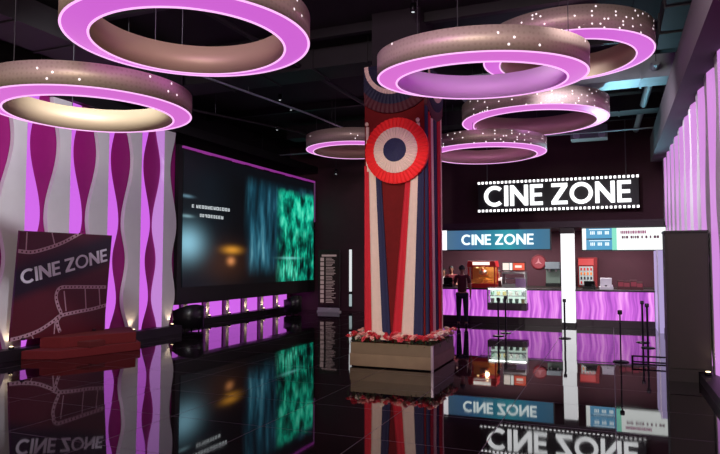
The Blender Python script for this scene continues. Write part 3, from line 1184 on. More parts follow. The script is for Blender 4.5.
MB().lathe([(.06, .38), (.12, .4), (.13, .5), (.1, .53), (.02, .56)], n=20).build('kettle', M_steel, pm, True)
MB().tube([(0, 0, .55), (0, 0, .63)], .012).build('kettle_rod', M_steel, pm)
pcn = MB()
rr = random.Random(5)
for i in range(420):
    x, y = rr.uniform(-pw + .05, pw - .05), rr.uniform(-.23, .23)
    z = .125 + rr.uniform(0, .2) * (1 - .6 * abs(x / pw))
    s_ = rr.uniform(.012, .02)
    pcn.add([(x + s_, y, z), (x - s_, y, z), (x, y + s_, z), (x, y - s_, z), (x, y, z + s_), (x, y, z - s_)],
            [(0, 2, 4), (2, 1, 4), (1, 3, 4), (3, 0, 4), (2, 0, 5), (1, 2, 5), (3, 1, 5), (0, 3, 5)])
tag(pcn.build('popcorn', mat('popcorn_yellow', srgb(255, 210, 110), .8), pm), kind='stuff')
MB().box(-pw + .03, pw - .03, .24, .25, .12, .62).build('rear_panel', mat('amber_panel', srgb(245, 190, 110), .5), pm)
MB().box(-pw + .03, pw - .03, -.262, -.256, .12, .62).build('front_glass', glass('machine_glass', (1, .96, .9, 1), .05), pm)
MB().lathe([(.03, .585), (.04, .6), (.03, .62)], n=12).build('heat_lamp', emit('heat_lamp_glow', (1, .7, .35, 1), 2), pm).location = (-.16, -.1, 0)
pt = point('popcorn_lamp', (0, 0, 0), 4, (1, .78, .48), .06)
pt.parent = pm
pt.location = (.12, -.12, .55)

# ------------------------------------------------------------ display case built against the counter front
dx0, dx1 = AY(488, 295, 18.2).x, AY(527, 295, 18.2).x
dc = thing('display_case', 'bright greenish white lit glass display case set into the left food counter', 'display case', ((dx0 + dx1) / 2, 18.25, .45))
B = ((dx0 + dx1) / 2, 18.25, .45)

L(MB().box(dx0, dx1, 18.05, CYF - .032, .42, .62).build('case_base', mat('plum_base', srgb(70, 56, 66), .5), dc, bev=.006), B)
L(MB().box(dx0 + .03, dx1 - .03, 18.4, 18.44, .62, 1.04).build('lit_back', emit('case_glow', srgb(232, 250, 240), 1.15), dc), B)
L(MB().box(dx0 + .03, dx1 - .03, 18.1, 18.16, 1.02, 1.038).build('tub_fill_strip', emit('case_strip', (1, 1, .97, 1), 9), dc), B)  # glowing strip added to brighten the tubs
L(MB().box(dx0, dx1, 18.07, CYF - .032, 1.04, 1.07).build('case_top', M_steel, dc), B)
L(MB().box(dx0 + .01, dx1 - .01, 18.08, 18.09, .62, 1.04).build('front_glass', glass('case_glass', (.96, 1, .98, 1), .1), dc), B)
L(MB().box(dx0 + .03, dx1 - .03, 18.12, 18.4, .82, .835).build('shelf', M_white, dc), B)
for x in (dx0, dx1 - .03, (dx0 + dx1) / 2):
    L(MB().box(x, x + .03, 18.07, 18.1, .62, 1.04).build('corner_post', M_steel, dc), B)
rr = random.Random(11)
tub_c = [('white', srgb(245, 244, 235)), ('yellow', srgb(235, 225, 160)), ('green', srgb(170, 215, 190)), ('grey', srgb(190, 200, 200))]
for row, z_ in ((0, .622), (1, .837)):
    for k in range(6):
        nm, c = tub_c[(k * 3 + row * 2 + k // 2) % 4]
        x = dx0 + .12 + k * (dx1 - dx0 - .24) / 5
        t = thing('snack_tub', '%s snack tub in the lit display case, %s shelf, %s' % (nm, ('lower', 'upper')[row],
                  ('leftmost', 'second from left', 'third from left', 'third from right', 'second from right', 'rightmost')[k]), 'tub', (x, 18.25, z_), 0, 'snack tubs in the display case')
        MB().lathe([(.045, 0), (.055, .1), (.055, .11)], n=12).build('tub', mat('tub_' + nm, c, .6), t)
        MB().lathe([(.057, .11), (.057, .125)], n=12).build('lid', M_white, t)

# snack warmer with lit header above the display case
wx0, wx1 = AY(503, 270, 18.9).x, AY(526, 270, 18.9).x
wc, ww = (wx0 + wx1) / 2, (wx1 - wx0) / 2
wm = thing('snack_warmer', 'steel and glass snack warmer with an orange and white lit top sign on the counter', 'food warmer', (wc, 18.9, CT))
MB().box(-ww, ww, -.22, .25, 0, .12).build('warmer_base', M_steel, wm, bev=.005)
for sx_ in (-1, 1):
    MB().box(sx_ * ww - .012 * (1 + sx_), sx_ * ww + .012 * (1 - sx_), -.22, .25, .12, .42).build('side_frame', M_steel, wm)
MB().box(-ww, ww, -.22, .25, .42, .47).build('warmer_roof', M_steel, wm)
MB().box(-ww + .03, ww - .03, -.2, .22, .27, .28).build('shelf', M_white, wm)
MB().box(-ww + .02, ww - .02, -.215, -.21, .12, .42).build('front_glass', glass('warmer_glass', (.95, 1, 1, 1), .12), wm)
MB().box(-ww, ww, -.16, -.08, .5, .76).build('sign_case', M_black, wm)
MB().box(-.04, .04, -.14, -.1, .46, .5).build('sign_stem', M_steel, wm)
MB().box(-ww + .02, -ww + .2, -.175, -.16, .53, .74).build('sign_panel', emit('sign_cream', (1, .86, .76, 1), 1.1), wm)
MB().box(-ww + .22, -ww + .3, -.175, -.16, .53, .74).build('sign_panel', emit('sign_white', (1, 1, .95, 1), 1.1), wm)
MB().box(-ww + .32, ww - .02, -.175, -.16, .53, .74).build('sign_panel', emit('sign_orange', srgb(238, 92, 66), 1.0), wm)
MB().box(-ww + .38, ww - .1, -.18, -.175, .6, .67).build('sign_mark', emit('sign_cream', (1, .86, .76, 1), 1.1), wm)

# clear dispenser right of it
qx = AY(520, 282, 18.65).x
dp = thing('dispenser_box', 'clear violet-tinted plastic dispenser at the right end of the display case', 'dispenser', (qx + .02, 18.62, CT))
MB().box(-.14, .14, -.09, .09, 0, .28).build('tank', mat('violet_plastic', srgb(190, 160, 205), .3), dp, bev=.02)
MB().box(-.15, .15, -.1, .1, .28, .31).build('lid', M_white, dp, bev=.005)
MB().tube([(0, -.09, .06), (0, -.13, .05), (0, -.13, .02)], .012).build('tap', M_steel, dp)

# red round badge on the back wall
rb = AY(538.5, 262, YB - .03)
bd = thing('round_badge', 'round red badge on the dark wall behind the counter, left of the white pillar', 'badge', (rb.x, YB, rb.z))
Mr = Matrix.Rotation(PI / 2, 4, 'X')
MB().lathe([(.24, 0), (.24, .04), (.215, .05), (.2, .04)], n=32, M=Mr).build('badge_rim', mat('badge_dark', srgb(110, 20, 34), .5), bd)
MB().lathe([(.2, .03), (.2, .045)], n=32, M=Mr).build('badge_face', emit('badge_red', srgb(190, 44, 66), .7), bd)
mb = MB()
for a in (PI / 2, PI / 2 + 2.1, PI / 2 - 2.1):
    d = (math.cos(a), math.sin(a))
    mb.prism([(d[0] * .13, d[1] * .13), (-d[1] * .035, d[0] * .035), (d[1] * .035, -d[0] * .035)], lambda u, v, q: (u, -q, v), .046, .052)
mb.build('badge_mark', emit('badge_pale', srgb(235, 150, 160), .8), bd)

# coffee machine between badge and pillar
cxm = AY(553, 280, 20.7).x
cm = thing('coffee_machine', 'dark green-grey drinks machine on the back bench left of the white pillar', 'coffee machine', (cxm, 20.72, 1.021))
MB().box(-.22, .22, -.2, .3, 0, .1).build('drip_base', M_blackm, cm, bev=.01)
MB().box(-.22, .22, .05, .3, .1, .55).build('machine_body', mat('grey_green', srgb(86, 104, 96), .5), cm, bev=.01)
MB().box(-.22, .22, -.2, .3, .55, .78).build('machine_head', mat('grey_green_light', srgb(104, 116, 124), .5), cm, bev=.02)
for x in (-.1, .1):
    MB().lathe([(.03, .47), (.035, .55)], n=12).build('spout', M_steel, cm).location = (x, -.08, 0)

# red drinks cooler right of the pillar
fx0, fx1 = AY(578.5, 280, 20.7).x, AY(599, 280, 20.7).x
fc, fw = (fx0 + fx1) / 2, (fx1 - fx0) / 2
fz = thing('drinks_cooler', 'red and white lit drinks cooler on the back bench right of the white pillar', 'cooler', (fc, 20.72, 1.021))
MB().box(-fw, fw - .04, -.25, .33, 0, .92).build('cooler_body', mat('dark_red', srgb(120, 14, 22), .5), fz, bev=.01)
MB().box(-fw + .02, fw - .14, -.27, -.25, .68, .88).build('header_panel', emit('cooler_red', srgb(225, 60, 60), .95), fz)
MB().box(-fw + .04, fw - .16, -.272, -.25, .08, .64).build('door_glass', emit('cooler_white', srgb(214, 228, 226), .75), fz)
for z in (.22, .36, .5):
    MB().box(-fw + .04, fw - .16, -.335, -.272, z, z + .015).build('shelf', M_steel, fz)
rr = random.Random(2)
n = 0
for z in (.1, .236, .376, .516):
    for k in range(4):
        nm, c = (('red', srgb(190, 40, 40)), ('orange', srgb(230, 130, 50)), ('dark', srgb(50, 40, 50)))[(n * 2 + k) % 3]
        n += 1
        bt = thing('drink_bottle', '%s bottle in the drinks cooler, %s shelf, %s' % (nm if nm != 'dark' else 'dark cola', ('lowest', 'second', 'third', 'top')[int(z * 7.4 - .5)],
                   ('leftmost', 'second from left', 'second from right', 'rightmost')[k]), 'bottle', (fc - fw + .1 + k * (2 * fw - .26) / 3.6, 20.72 - .3, 1.021 + z), 0, 'bottles in the drinks cooler')
        MB().lathe([(.028, 0), (.028, .07), (.012, .09)], n=10).build('bottle', mat('bottle_' + nm, c, .4), bt)
        MB().lathe([(.013, .09), (.013, .108)], n=10).build('cap', M_white, bt)
MB().box(-fw + .04, fw - .16, -.33, -.27, .07, .1).build('shelf', M_steel, fz)

# till equipment on the right counter
def till(label, x, Y, colr, w_, h_, rz=0):
    t = thing('cash_register', label, 'cash register', (x, Y, CT), rz, 'tills on the food counter')
    MB().box(-w_ / 2, w_ / 2, -.16, .16, 0, .08).build('cash_drawer', colr, t, bev=.006)
    MB().box(-.03, .03, .02, .06, .08, .2).build('stand', M_blackm, t)
    mb = MB()
    Mx = Matrix.Translation((0, .02, h_ - .13)) @ Matrix.Rotation(.25, 4, 'X')
    mb.box(-w_ * .42, w_ * .42, -.02, .02, -.11, .12, Mx)
    mb.build('monitor', colr, t, bev=.004)
    MB().box(w_ * .2, w_ * .46, -.14, -.02, .08, .13).build('receipt_printer', colr, t)
    return t


till('white till with tilted monitor on the right counter', AY(606, 285, 18.8).x, 18.85, M_white, .36, .33, .1)
till('black till just right of the white pillar on the right counter', AY(589.5, 288, 18.8).x, 18.85, M_blackm, .34, .24, -.1)
till('black till on the left counter beside the standing customer', AY(482, 288, 18.7).x - 1.1, 18.95, M_blackm, .34, .3)
for k, px in enumerate((620.5, 627, 633.5, 640)):
    x = AY(px, 286, 18.85).x
    t = thing('snack_box', 'brown and red snack carton on the right counter, ' + ('leftmost of four', 'second from left of four', 'third from left of four', 'rightmost of four')[k],
              'carton', (x, 18.85, CT), (.1, -.06, .05, -.1)[k], 'snack cartons on the right counter')
    h_ = (.26, .24, .27, .22)[k]
    MB().box(-.085, .085, -.08, .08, 0, h_).build('carton', mat('carton_brown', srgb(92, 52, 52), .7), t, bev=.004)
    MB().box(-.07, .07, -.084, -.08, h_ * .35, h_ * .8).build('label_panel', mat('carton_red', srgb(170, 70, 80), .6), t)

# ============================================================ STANCHIONS
def stanchion(label, px, py, h_=.93, pr=.022):
    p = AZ(px, py)
    t = thing('queue_post', label, 'queue post', (p.x, p.y, 0), 0, 'queue posts in front of the food counter')
    MB().lathe([(.14, 0), (.14, .01), (.12, .02), (.02, .03)], n=28).build('base', M_blackm, t, True)
    MB().tube([(0, 0, .03), (0, 0, h_ - .08)], pr, 12).build('post', M_blackm, t)
    MB().lathe([(.03, h_ - .08), (.04, h_ - .07), (.04, h_ - .01), (.03, h_)], n=16).build('belt_head', M_black, t, True)
    return t


s1 = stanchion('black queue post in front of the display case, left one', 498.5, 336)
s2 = stanchion('black queue post in front of the display case, right one', 505.8, 333)
s3 = stanchion('black queue post in front of the glowing white pillar', 565, 338.5)
s4 = stanchion('thin black queue post nearest the camera, left of the paired posts', 621, 362, .93, .013)
s5 = stanchion('left post of the pair before the right counter', 643, 342.5)
s6 = stanchion('right post of the pair before the right counter', 648, 348)
# low rail on the floor running right from the near post
a_ = Vector(s4.location)
rl = thing('floor_rail', 'low dark double rail on the floor right of the nearest queue post', 'rail', (a_.x, a_.y, 0))
MB().tube([(.19, 0, .02), (.98, 0, .02)], .015).build('lower_bar', M_blackm, rl)
MB().tube([(.19, 0, .12), (.98, 0, .12)], .015).build('upper_bar', M_blackm, rl)
for x in (.19, .98):
    MB().tube([(x, 0, 0), (x, 0, .13)], .018).build('foot', M_blackm, rl)

# ============================================================ TALL DARK CABINET (right foreground)
cb = thing('tall_cabinet', 'tall plain dark brown cabinet standing against the right wall', 'cabinet', (1.05, 10.8, 0))
B = (1.05, 10.8, 0)
L(MB().box(.755, 1.165, 10.6, 11.05, 0, 2.25).box(1.165, 1.345, 10.6, 11.05, .16, 2.25).build('cabinet_body', M_brown, cb), B)
L(MB().box(.745, 1.35, 10.58, 11.06, 2.25, 2.28).build('cabinet_top', M_black, cb), B)
L(MB().box(.785, 1.32, 10.584, 10.6, .2, 2.2).build('door', mat('dark_brown_door', srgb(44, 36, 30), .6, noise=.15), cb), B)

# ============================================================ LEFT: SIGNBOARD AND RED STEPS
# board rests on the steps and leans back on the wave panels
st = thing('red_stage', 'low two-tier red carpeted stage in front of the signboard', 'stage', AZ(25, 360))
sx0, sx1 = -10.12, -9.05
B = tuple(AZ(25, 360))
L(MB().prism([(-10.14, 8.35), (-9.5, 8.6), (-9.0, 10.2), (-9.9, 10.95), (-10.14, 10.95)], lambda u, v, d: (u, v, d), 0, .16).build('lower_tier', M_redmat, st, bev=.01), B)
L(MB().prism([(-10.14, 8.75), (-9.75, 8.9), (-9.12, 10.2), (-9.9, 10.9), (-10.14, 10.9)], lambda u, v, d: (u, v, d), .16, .36).build('upper_tier', M_redmat, st, bev=.01), B)
L(MB().box(-9.62, -9.3, 9.15, 9.55, .16, .27).build('step_block', mat('dark_red_carpet', srgb(92, 22, 20), .9), st, bev=.01), B)

T0, T1 = AX(20, 230, -9.94), AX(112, 236, -9.94)
B0, B1 = AX(10, 341, -10.10), AX(104, 331, -10.10)
ztop, zbot = (T0.z + T1.z) / 2, .362
ya, yb_ = (T0.y + B0.y) / 2, (T1.y + B1.y) / 2
Hb = math.hypot(ztop - zbot, .16)
lean = -math.atan2(.16, ztop - zbot)
bdw = yb_ - ya
sb = thing('signboard', 'maroon CINE ZONE board with film strip artwork, standing upright before the left wave wall', 'sign', (-10.10, ya, zbot))
def BF(u, v, d):
    # u along +y (to the right in the photo), v up the board, d towards the room
    return (-math.sin(lean) * v + math.cos(lean) * d, u, math.cos(lean) * v + math.sin(lean) * d)
def board_mat():
    m = bpy.data.materials.new('maroon_print')
    N, Lk = nodes_of(m)
    b = N['Principled BSDF']
    b.inputs['Roughness'].default_value = .35
    tc = N.new('ShaderNodeTexCoord')
    sp = N.new('ShaderNodeSeparateXYZ')
    Lk.new(tc.outputs['Object'], sp.inputs[0])
    q = math_n(N, Lk, 'SUBTRACT', sp.outputs[2], math_n(N, Lk, 'MULTIPLY', sp.outputs[1], .3))
    r = N.new('ShaderNodeValToRGB')
    e = r.color_ramp.elements
    e[0].position, e[0].color = .0, srgb(88, 28, 36)
    e[1].position, e[1].color = 1, srgb(84, 28, 40)
    for p_, c in ((.32, srgb(86, 26, 34)), (.42, srgb(28, 18, 30)), (.62, srgb(26, 18, 32)), (.76, srgb(80, 26, 38))):
        k_ = e.new(p_)
        k_.color = c
    Lk.new(math_n(N, Lk, 'DIVIDE', q, 2.0), r.inputs[0])
    Lk.new(r.outputs[0], b.inputs['Base Color'])
    return m
mb = MB(); mb.prism([(0, 0), (bdw, 0), (bdw, Hb), (0, Hb)], BF, -.04, 0); mb.build('board', board_mat(), sb)
M_film = mat('film_strip_print', srgb(196, 160, 172), .6)
M_lett = mat('silver_letters', srgb(224, 220, 232), .4)


def bpix(x, y):
    """photo pixel to board (u, v)"""
    org = Vector((-10.10, ya, zbot))
    nrm = Vector((math.cos(lean), 0, math.sin(lean)))
    d = ray(x, y)
    t_ = (org - CAMPOS).dot(nrm) / d.dot(nrm)
    p = CAMPOS + d * t_ - org
    return p.y, p.dot(Vector((-math.sin(lean), 0, math.cos(lean))))


def clampuv(p):
    return min(max(p[0], .0), bdw), min(max(p[1], .0), Hb)


def line(mb, pts, w_, d=.004):
    pts = [bpix(*p) for p in pts]
    for (a, b_) in zip(pts, pts[1:]):
        v = Vector(b_) - Vector(a)
        n_ = Vector((-v.y, v.x)).normalized() * w_ / 2
        q = [clampuv(Vector(a) - n_), clampuv(Vector(b_) - n_), clampuv(Vector(b_) + n_), clampuv(Vector(a) + n_)]
        mb.prism(q, BF, .0, d)


def curve(pts, n=8):
    out = []
    for i in range(len(pts) - 1):
        p0, p1, p2, p3 = [Vector(pts[max(0, min(len(pts) - 1, j))]) for j in (i - 1, i, i + 1, i + 2)]
        for k in range(n):
            t_ = k / n
            out.append(tuple(.5 * ((2 * p1) + (p2 - p0) * t_ + (2 * p0 - 5 * p1 + 4 * p2 - p3) * t_ ** 2 + (3 * p1 - p0 - 3 * p2 + p3) * t_ ** 3)))
    out.append(tuple(pts[-1]))
    return out


def perf(mb, pts, w_, d, step):
    """dark perforations along a strip"""
    P = [Vector(bpix(*p)) for p in pts]
    acc = 0
    for a, b_ in zip(P, P[1:]):
        acc += (b_ - a).length
        if acc > step:
            acc = 0
            v = (b_ - a).normalized()
            n_ = Vector((-v.y, v.x))
            c = (a + b_) / 2
            mb.prism([c - v * w_ / 2 - n_ * w_ / 2, c + v * w_ / 2 - n_ * w_ / 2, c + v * w_ / 2 + n_ * w_ / 2, c - v * w_ / 2 + n_ * w_ / 2], BF, .004, d)


M_perf = mat('film_hole_print', srgb(84, 30, 40), .6)
strips = [curve([(18, 251), (32, 252), (48, 248), (64, 242), (84, 231)]),
          curve([(10, 340), (22, 337), (38, 331), (52, 322), (60, 316), (76, 312), (92, 309), (106, 305)]),
          curve([(106, 287), (90, 287), (72, 287), (60, 288), (56, 296), (58, 306), (61, 314), (57, 322), (60, 332)])]
for k, s_ in enumerate(strips):
    fs_ = MB()
    fs_.use(M_film)
    line(fs_, s_, .07)
    for seg in (([(26, 250), (27, 232)], [(55, 246), (52, 233)]), ([(55, 322), (54, 334)], [(31, 334), (33, 341)]),
                ([(64, 291), (66, 311)], [(85, 289), (86, 309)], [(99, 288), (100, 306)]))[k]:
        line(fs_, seg, .022)
    fs_.use(M_perf)
    fine = []
    for a, b_ in zip(s_, s_[1:]):
        fine += [(a[0] + (b_[0] - a[0]) * k_ / 4, a[1] + (b_[1] - a[1]) * k_ / 4) for k_ in range(4)]
    perf(fs_, fine, .032, .006, .085)
    fs_.build('film_strip_artwork', None, sb)
# letters follow a rising baseline
e0, e1 = Vector(bpix(21, 285)), Vector(bpix(107, 261.0))
ex = (e1 - e0).normalized()
t0_ = Vector(bpix(23, 272))
ey = Vector((-ex.y, ex.x))
for it in items:
    mb = MB()
    def LF(u, v, d):
        p = e0 + ex * u + ey * v
        return BF(p.x, p.y, d)
    hgt = .27
    put_letter(mb, it, LF, (e1 - e0).length / tot, hgt, 0, 0, .004, .014, .15)
    mb.build('letter', M_lett, sb)
for uu in (.25, bdw - .3):
    MB().box(-.12, 0, uu - .03, uu + .03, -.0, .04).build('prop_foot', M_black, sb).location = (.04, 0, 0)

# ============================================================ SHOWTIME BOARD AND LIGHT TUBE AT THE BACK
q0, q1 = AY(318.5, 250, 20.4), AY(340, 250, 20.4)
sh = thing('showtime_board', 'tall framed board with rows of small pictures and text, right of the big screen', 'board', ((q0.x + q1.x) / 2, 20.4, 0))
hw = (q1.x - q0.x) / 2
MB().box(-hw, hw, -.03, .03, .2, q0.z).build('frame', mat('dark_maroon_frame', srgb(44, 20, 24), .5), sh, bev=.01)
MB().box(-hw + .04, hw - .04, -.04, -.03, .26, q0.z - .05).build('poster_sheet', mat('maroon_sheet', srgb(58, 24, 28), .6), sh)
MB().box(-hw, hw, -.12, .12, 0, .05).box(-hw, hw, -.05, -.035, .05, .16).build('base', mat('pale_base', srgb(190, 185, 190), .4), sh)
MB().box(-.04, .04, -.03, .03, .05, .2).build('stand', M_blackm, sh)
tx = MB()
rr = random.Random(9)
nrow = 10
for k in range(nrow):
    z = .34 + k * (q0.z - .75) / (nrow - 1)
    tx.box(-hw + .1, -hw + .24, -.045, -.04, z, z + .13)
    for j in range(3):
        wd = rr.uniform(.22, hw * 2 - .45)
        tx.box(-hw + .32, -hw + .32 + wd, -.045, -.04, z + j * .05, z + j * .05 + .02)
tx.box(-hw + .15, hw - .12, -.045, -.04, q0.z - .24, q0.z - .17)
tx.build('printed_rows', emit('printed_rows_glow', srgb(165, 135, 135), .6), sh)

lt = AY(350.5, 249, YB - .06)
tb = thing('light_tube', 'thin vertical white light tube on the back wall left of the column', 'light', (lt.x, YB, .1))
MB().box(-.06, .06, -.04, 0, 0, lt.z - .1).build('mount_strip', M_black, tb)
MB().box(-.045, .045, -.08, -.04, .62, lt.z - .12).build('tube', emit('tube_white', (.9, .92, .95, 1), .85), tb)
MB().box(-.045, .045, -.08, -.04, .08, .52).build('tube', emit('tube_dim', (.6, .72, .75, 1), .6), tb)

# ============================================================ DARK SEATS LEFT AND CENTRE BACK
def tub_seat(label, x, y, w_, h_, rz):
    t = thing('tub_armchair', label, 'armchair', (x, y, 0), rz, 'black armchairs below the big screen')
    Ms = mat('black_leather', srgb(24, 22, 25), .35, bump=.15, nscale=14)
    MB().lathe([(w_ * .4, .08), (w_ * .43, .12), (w_ * .43, h_ * .5), (w_ * .38, h_ * .55)], n=26).build('seat', Ms, t, True)
    mb = MB()
    vs, fs = [], []
    n_ = 22
    for k in range(n_ + 1):
        a = math.radians(-20 + 220 * k / n_)
        hh = h_ * (.78 + .22 * math.sin(max(0, min(PI, a))))
        for r, z in ((w_ * .5, .08), (w_ * .52, hh), (w_ * .42, hh + .01), (w_ * .4, .1)):
            vs.append((r * math.cos(a), r * math.sin(a), z))
    for k in range(n_):
        for i in range(4):
            fs.append((k * 4 + i, k * 4 + (i + 1) % 4, k * 4 + 4 + (i + 1) % 4, k * 4 + 4 + i))
    fs += [(0, 1, 2, 3), tuple(n_ * 4 + i for i in range(4))]
    mb.add(vs, fs)
    mb.build('backrest', Ms, t, True)
    for a in (.8, 2.4, 3.9, 5.5):
        MB().tube([(w_ * .36 * math.cos(a), w_ * .36 * math.sin(a), 0), (w_ * .34 * math.cos(a), w_ * .34 * math.sin(a), .1)], .02).build('leg', M_blackm, t)
    return t


p = AZ(188, 330)
tub_seat('black rounded armchair below the left end of the big screen', p.x, p.y, .8, .68, -2.0)
p = AZ(292.5, 314)
tub_seat('dark rounded armchair below the right end of the big screen', p.x, p.y, .62, .64, -2.0)
# grey ledge top beside the first seat
p = AZ(194, 325)

# ============================================================ CEILING PLANT
def dk(name, label, cat, x0, x1, y0, y1, z0, z1, m_, seams=1.2, grp=None):
    t = thing(name, label, cat, ((x0 + x1) / 2, (y0 + y1) / 2, z0), 0, grp)
    B_ = ((x0 + x1) / 2, (y0 + y1) / 2, z0)
    L(MB().box(x0, x1, y0, y1, z0, z1).build('duct_body', m_, t), B_)
    along_x = (x1 - x0) > (y1 - y0)
    a, b_ = (x0, x1) if along_x else (y0, y1)
    s_ = a + seams / 2
    while s_ < b_:
        fl_ = MB()
        if along_x:
            fl_.box(s_ - .02, s_ + .02, y0 - .025, y1 + .025, z0 - .025, z1)
        else:
            fl_.box(x0 - .025, x1 + .025, s_ - .02, s_ + .02, z0 - .025, z1)
        s_ += seams
        L(fl_.build('flange', m_, t), B_)
    for f_ in (.12, .5, .88):
        h = MB()
        if along_x:
            h.box(x0 + (x1 - x0) * f_ - .01, x0 + (x1 - x0) * f_ + .01, y0 + .05, y0 + .07, z1, ZC)
        else:
            h.box(x0 + .05, x0 + .07, y0 + (y1 - y0) * f_ - .01, y0 + (y1 - y0) * f_ + .01, z1, ZC)
        L(h.build('hanger', M_cable, t), B_)
    return t


G = 'ducts under the ceiling'
dk('air_duct', 'pale galvanised duct lit teal, crossing the ceiling at the right behind the rings', 'duct', -3.2, 1.3, 14.0, 14.7, 5.62, 6.1, M_gal, 1.1, G)
dk('air_duct', 'dark duct crossing the ceiling just above the food counter', 'duct', -9.5, 1.2, 17.2, 17.8, 5.7, 6.1, M_duct, 1.3, G)
dk('air_duct', 'dark duct crossing the ceiling above the upper left ring', 'duct', -11.0, -3.5, 11.2, 12.0, 5.75, 6.15, M_duct, 1.2, G)
dk('air_duct', 'broad dark duct running away along the ceiling over the left wall', 'duct', -9.6, -8.6, 5.0, 10.9, 5.6, 6.05, M_duct, 1.2, G)
dk('air_duct', 'dark duct at the upper right corner above the soffit', 'duct', .85, 1.45, 7.5, 12.6, 5.75, 6.1, M_duct, 1.2, G)
bmk = 0
for yy, nm in ((8.3, 'nearest, over the left rings'), (10.6, 'over the column'), (13.0, 'before the teal lit duct'), (15.6, 'behind the teal lit duct'), (18.6, 'over the food counter'), (20.2, 'farthest')):
    t = thing('ceiling_beam', 'dark steel beam across the ceiling, ' + nm, 'beam', (-5, yy, 6.1), 0, 'steel beams across the ceiling')
    MB().box(-6.4, 6.45, -.07, .07, 0, .02).build('lower_flange', M_duct, t)
    MB().box(-6.4, 6.45, -.012, .012, .02, .2).build('web', M_duct, t)
for pts, r_, nm, m_ in (([(-10.6, 9.0, 5.5), (-8.2, 15.5, 5.5), (-7.9, 20.9, 5.5)], .03, 'thin pipe running back over the big screen', M_duct),
                        ([(-8.0, 8.6, 5.62), (-7.2, 14.0, 5.62), (-6.6, 20.9, 5.62)], .025, 'thin grey conduit left of the column', M_gal),
                        ([(-6.0, 8.0, 5.85), (-5.6, 20.9, 5.85)], .05, 'sprinkler pipe between the left rings and the column', M_duct),
                        ([(-11.0, 18.2, 5.4), (1.2, 18.2, 5.4)], .025, 'thin conduit crossing above the hanging sign', M_gal),
                        ([(.9, 13.6, 5.83), (.75, 20.4, 5.8)], .085, 'pale teal lit pipe at the right, running back beside the air unit', M_gal)):
    mb = MB()
    mb.tube(pts, r_, 10)
    a = Vector(pts[0])
    t = thing('ceiling_pipe', nm, 'pipe', a, 0, 'pipes under the ceiling')
    L(mb.build('pipe', m_, t), a)
    A_, B_ = Vector(pts[0]), Vector(pts[-1])
    for f_ in (.0, .3, .6, .95):
        h = MB()
        if len(pts) == 3:
            mid = Vector(pts[1])
            q = A_.lerp(mid, f_ * 2) if f_ < .5 else mid.lerp(B_, (f_ - .5) * 2)
        else:
            q = A_.lerp(B_, f_)
        h.tube([q, (q.x, q.y, ZC)], .008, 6)
        L(h.build('hanger', M_cable, t), a)
# hanging air unit
c0, c1 = AY(570.5, 133, 19.3), AY(607.5, 133, 19.3)
ac = thing('air_unit', 'pale box air unit with two round fans hanging under the ceiling above the sign', 'air conditioner', ((c0.x + c1.x) / 2, 19.3, c0.z - .2))
hw = (c1.x - c0.x) / 2
MB().box(-hw, hw, 0, .5, 0, .17).build('lower_case', M_gal, ac, bev=.01)
MB().box(-hw, hw, 0, .5, .2, .4).build('upper_case', M_gal, ac, bev=.01)
MB().box(-hw + .02, hw - .02, .02, .48, .17, .2).build('slot', M_black, ac)
for x in (-hw + .16, hw - .16):
    MB().lathe([(.1, 0), (.1, .02), (.03, .025)], n=20, M=Matrix.Translation((x, 0, .1)) @ Matrix.Rotation(PI / 2, 4, 'X')).build('fan', mat('fan_grey', srgb(210, 225, 228), .4), ac)
for x in (-hw + .05, hw - .05):
    MB().tube([(x, .25, .4), (x, .25, ZC - (c0.z - .2))], .01, 6).build('hanger', M_cable, ac)
# small ceiling spot fittings
for (px, py, zz) in ((266, 76, 6.0), (291, 110, 6.0), (277, 130, 5.9), (336, 174, 4.6), (413, 12, 6.0), (280, 100, 6.0)):
    p = AZ(px, py, zz)
    t = thing('ceiling_spotlight', 'tiny ceiling spotlight near ' + {266: 'the right edge of the upper left ring', 291: 'the ceiling centre left of the column', 277: 'the ceiling just above the screen\'s upper edge',
              336: 'the small far ring, below it', 413: 'the top edge above the column', 280: 'the ceiling between the upper left ring and the small far ring'}[px], 'spotlight', (p.x, p.y, zz), 0, 'tiny spotlights under the ceiling')
    MB().lathe([(.03, 0), (.05, .04), (.05, .14), (.02, .16)], n=12).build('spot_body', M_blackm, t, True)
    MB().lathe([(.028, -.004), (.028, .0)], n=12).build('lens', emit('spot_lens', (.9, .95, 1, 1), .8), t)
    MB().tube([(0, 0, .15), (0, 0, ZC - zz)], .008, 6).build('drop_rod', M_cable, t)

# ============================================================ PEOPLE
def skin_mesh(name, verts, edges, m_, parent, sub=2, root=0):
    me = bpy.data.meshes.new(name)
    me.from_pydata([v[:3] for v in verts], edges, [])
    o = bpy.data.objects.new(name, me)
    COL.objects.link(o)
    sk = o.modifiers.new('skin', 'SKIN')
    sk.use_smooth_shade = True
    sk.branch_smoothing = .6
    if not me.skin_vertices:
        bm = bmesh.new()
        bm.from_mesh(me)
        bm.verts.layers.skin.verify()
        bm.to_mesh(me)
        bm.free()
    for i, v in enumerate(verts):
        sv = me.skin_vertices[0].data[i]
        sv.radius = (v[3], v[4] if len(v) > 4 else v[3])
        sv.use_root = (i == root)
    sb_ = o.modifiers.new('sub', 'SUBSURF')
    sb_.levels = sub
    sb_.render_levels = sub
    dg = bpy.context.evaluated_depsgraph_get()
    ev = o.evaluated_get(dg)
    me2 = bpy.data.meshes.new_from_object(ev)
    o.modifiers.clear()
    o.data = me2
    me2.materials.clear()
    me2.materials.append(m_)
    for p_ in me2.polygons:
        p_.use_smooth = True
    o.parent = parent
    return o


M_skin = mat('skin', srgb(150, 104, 84), .6)
M_hair = mat('black_hair', srgb(16, 13, 14), .5)


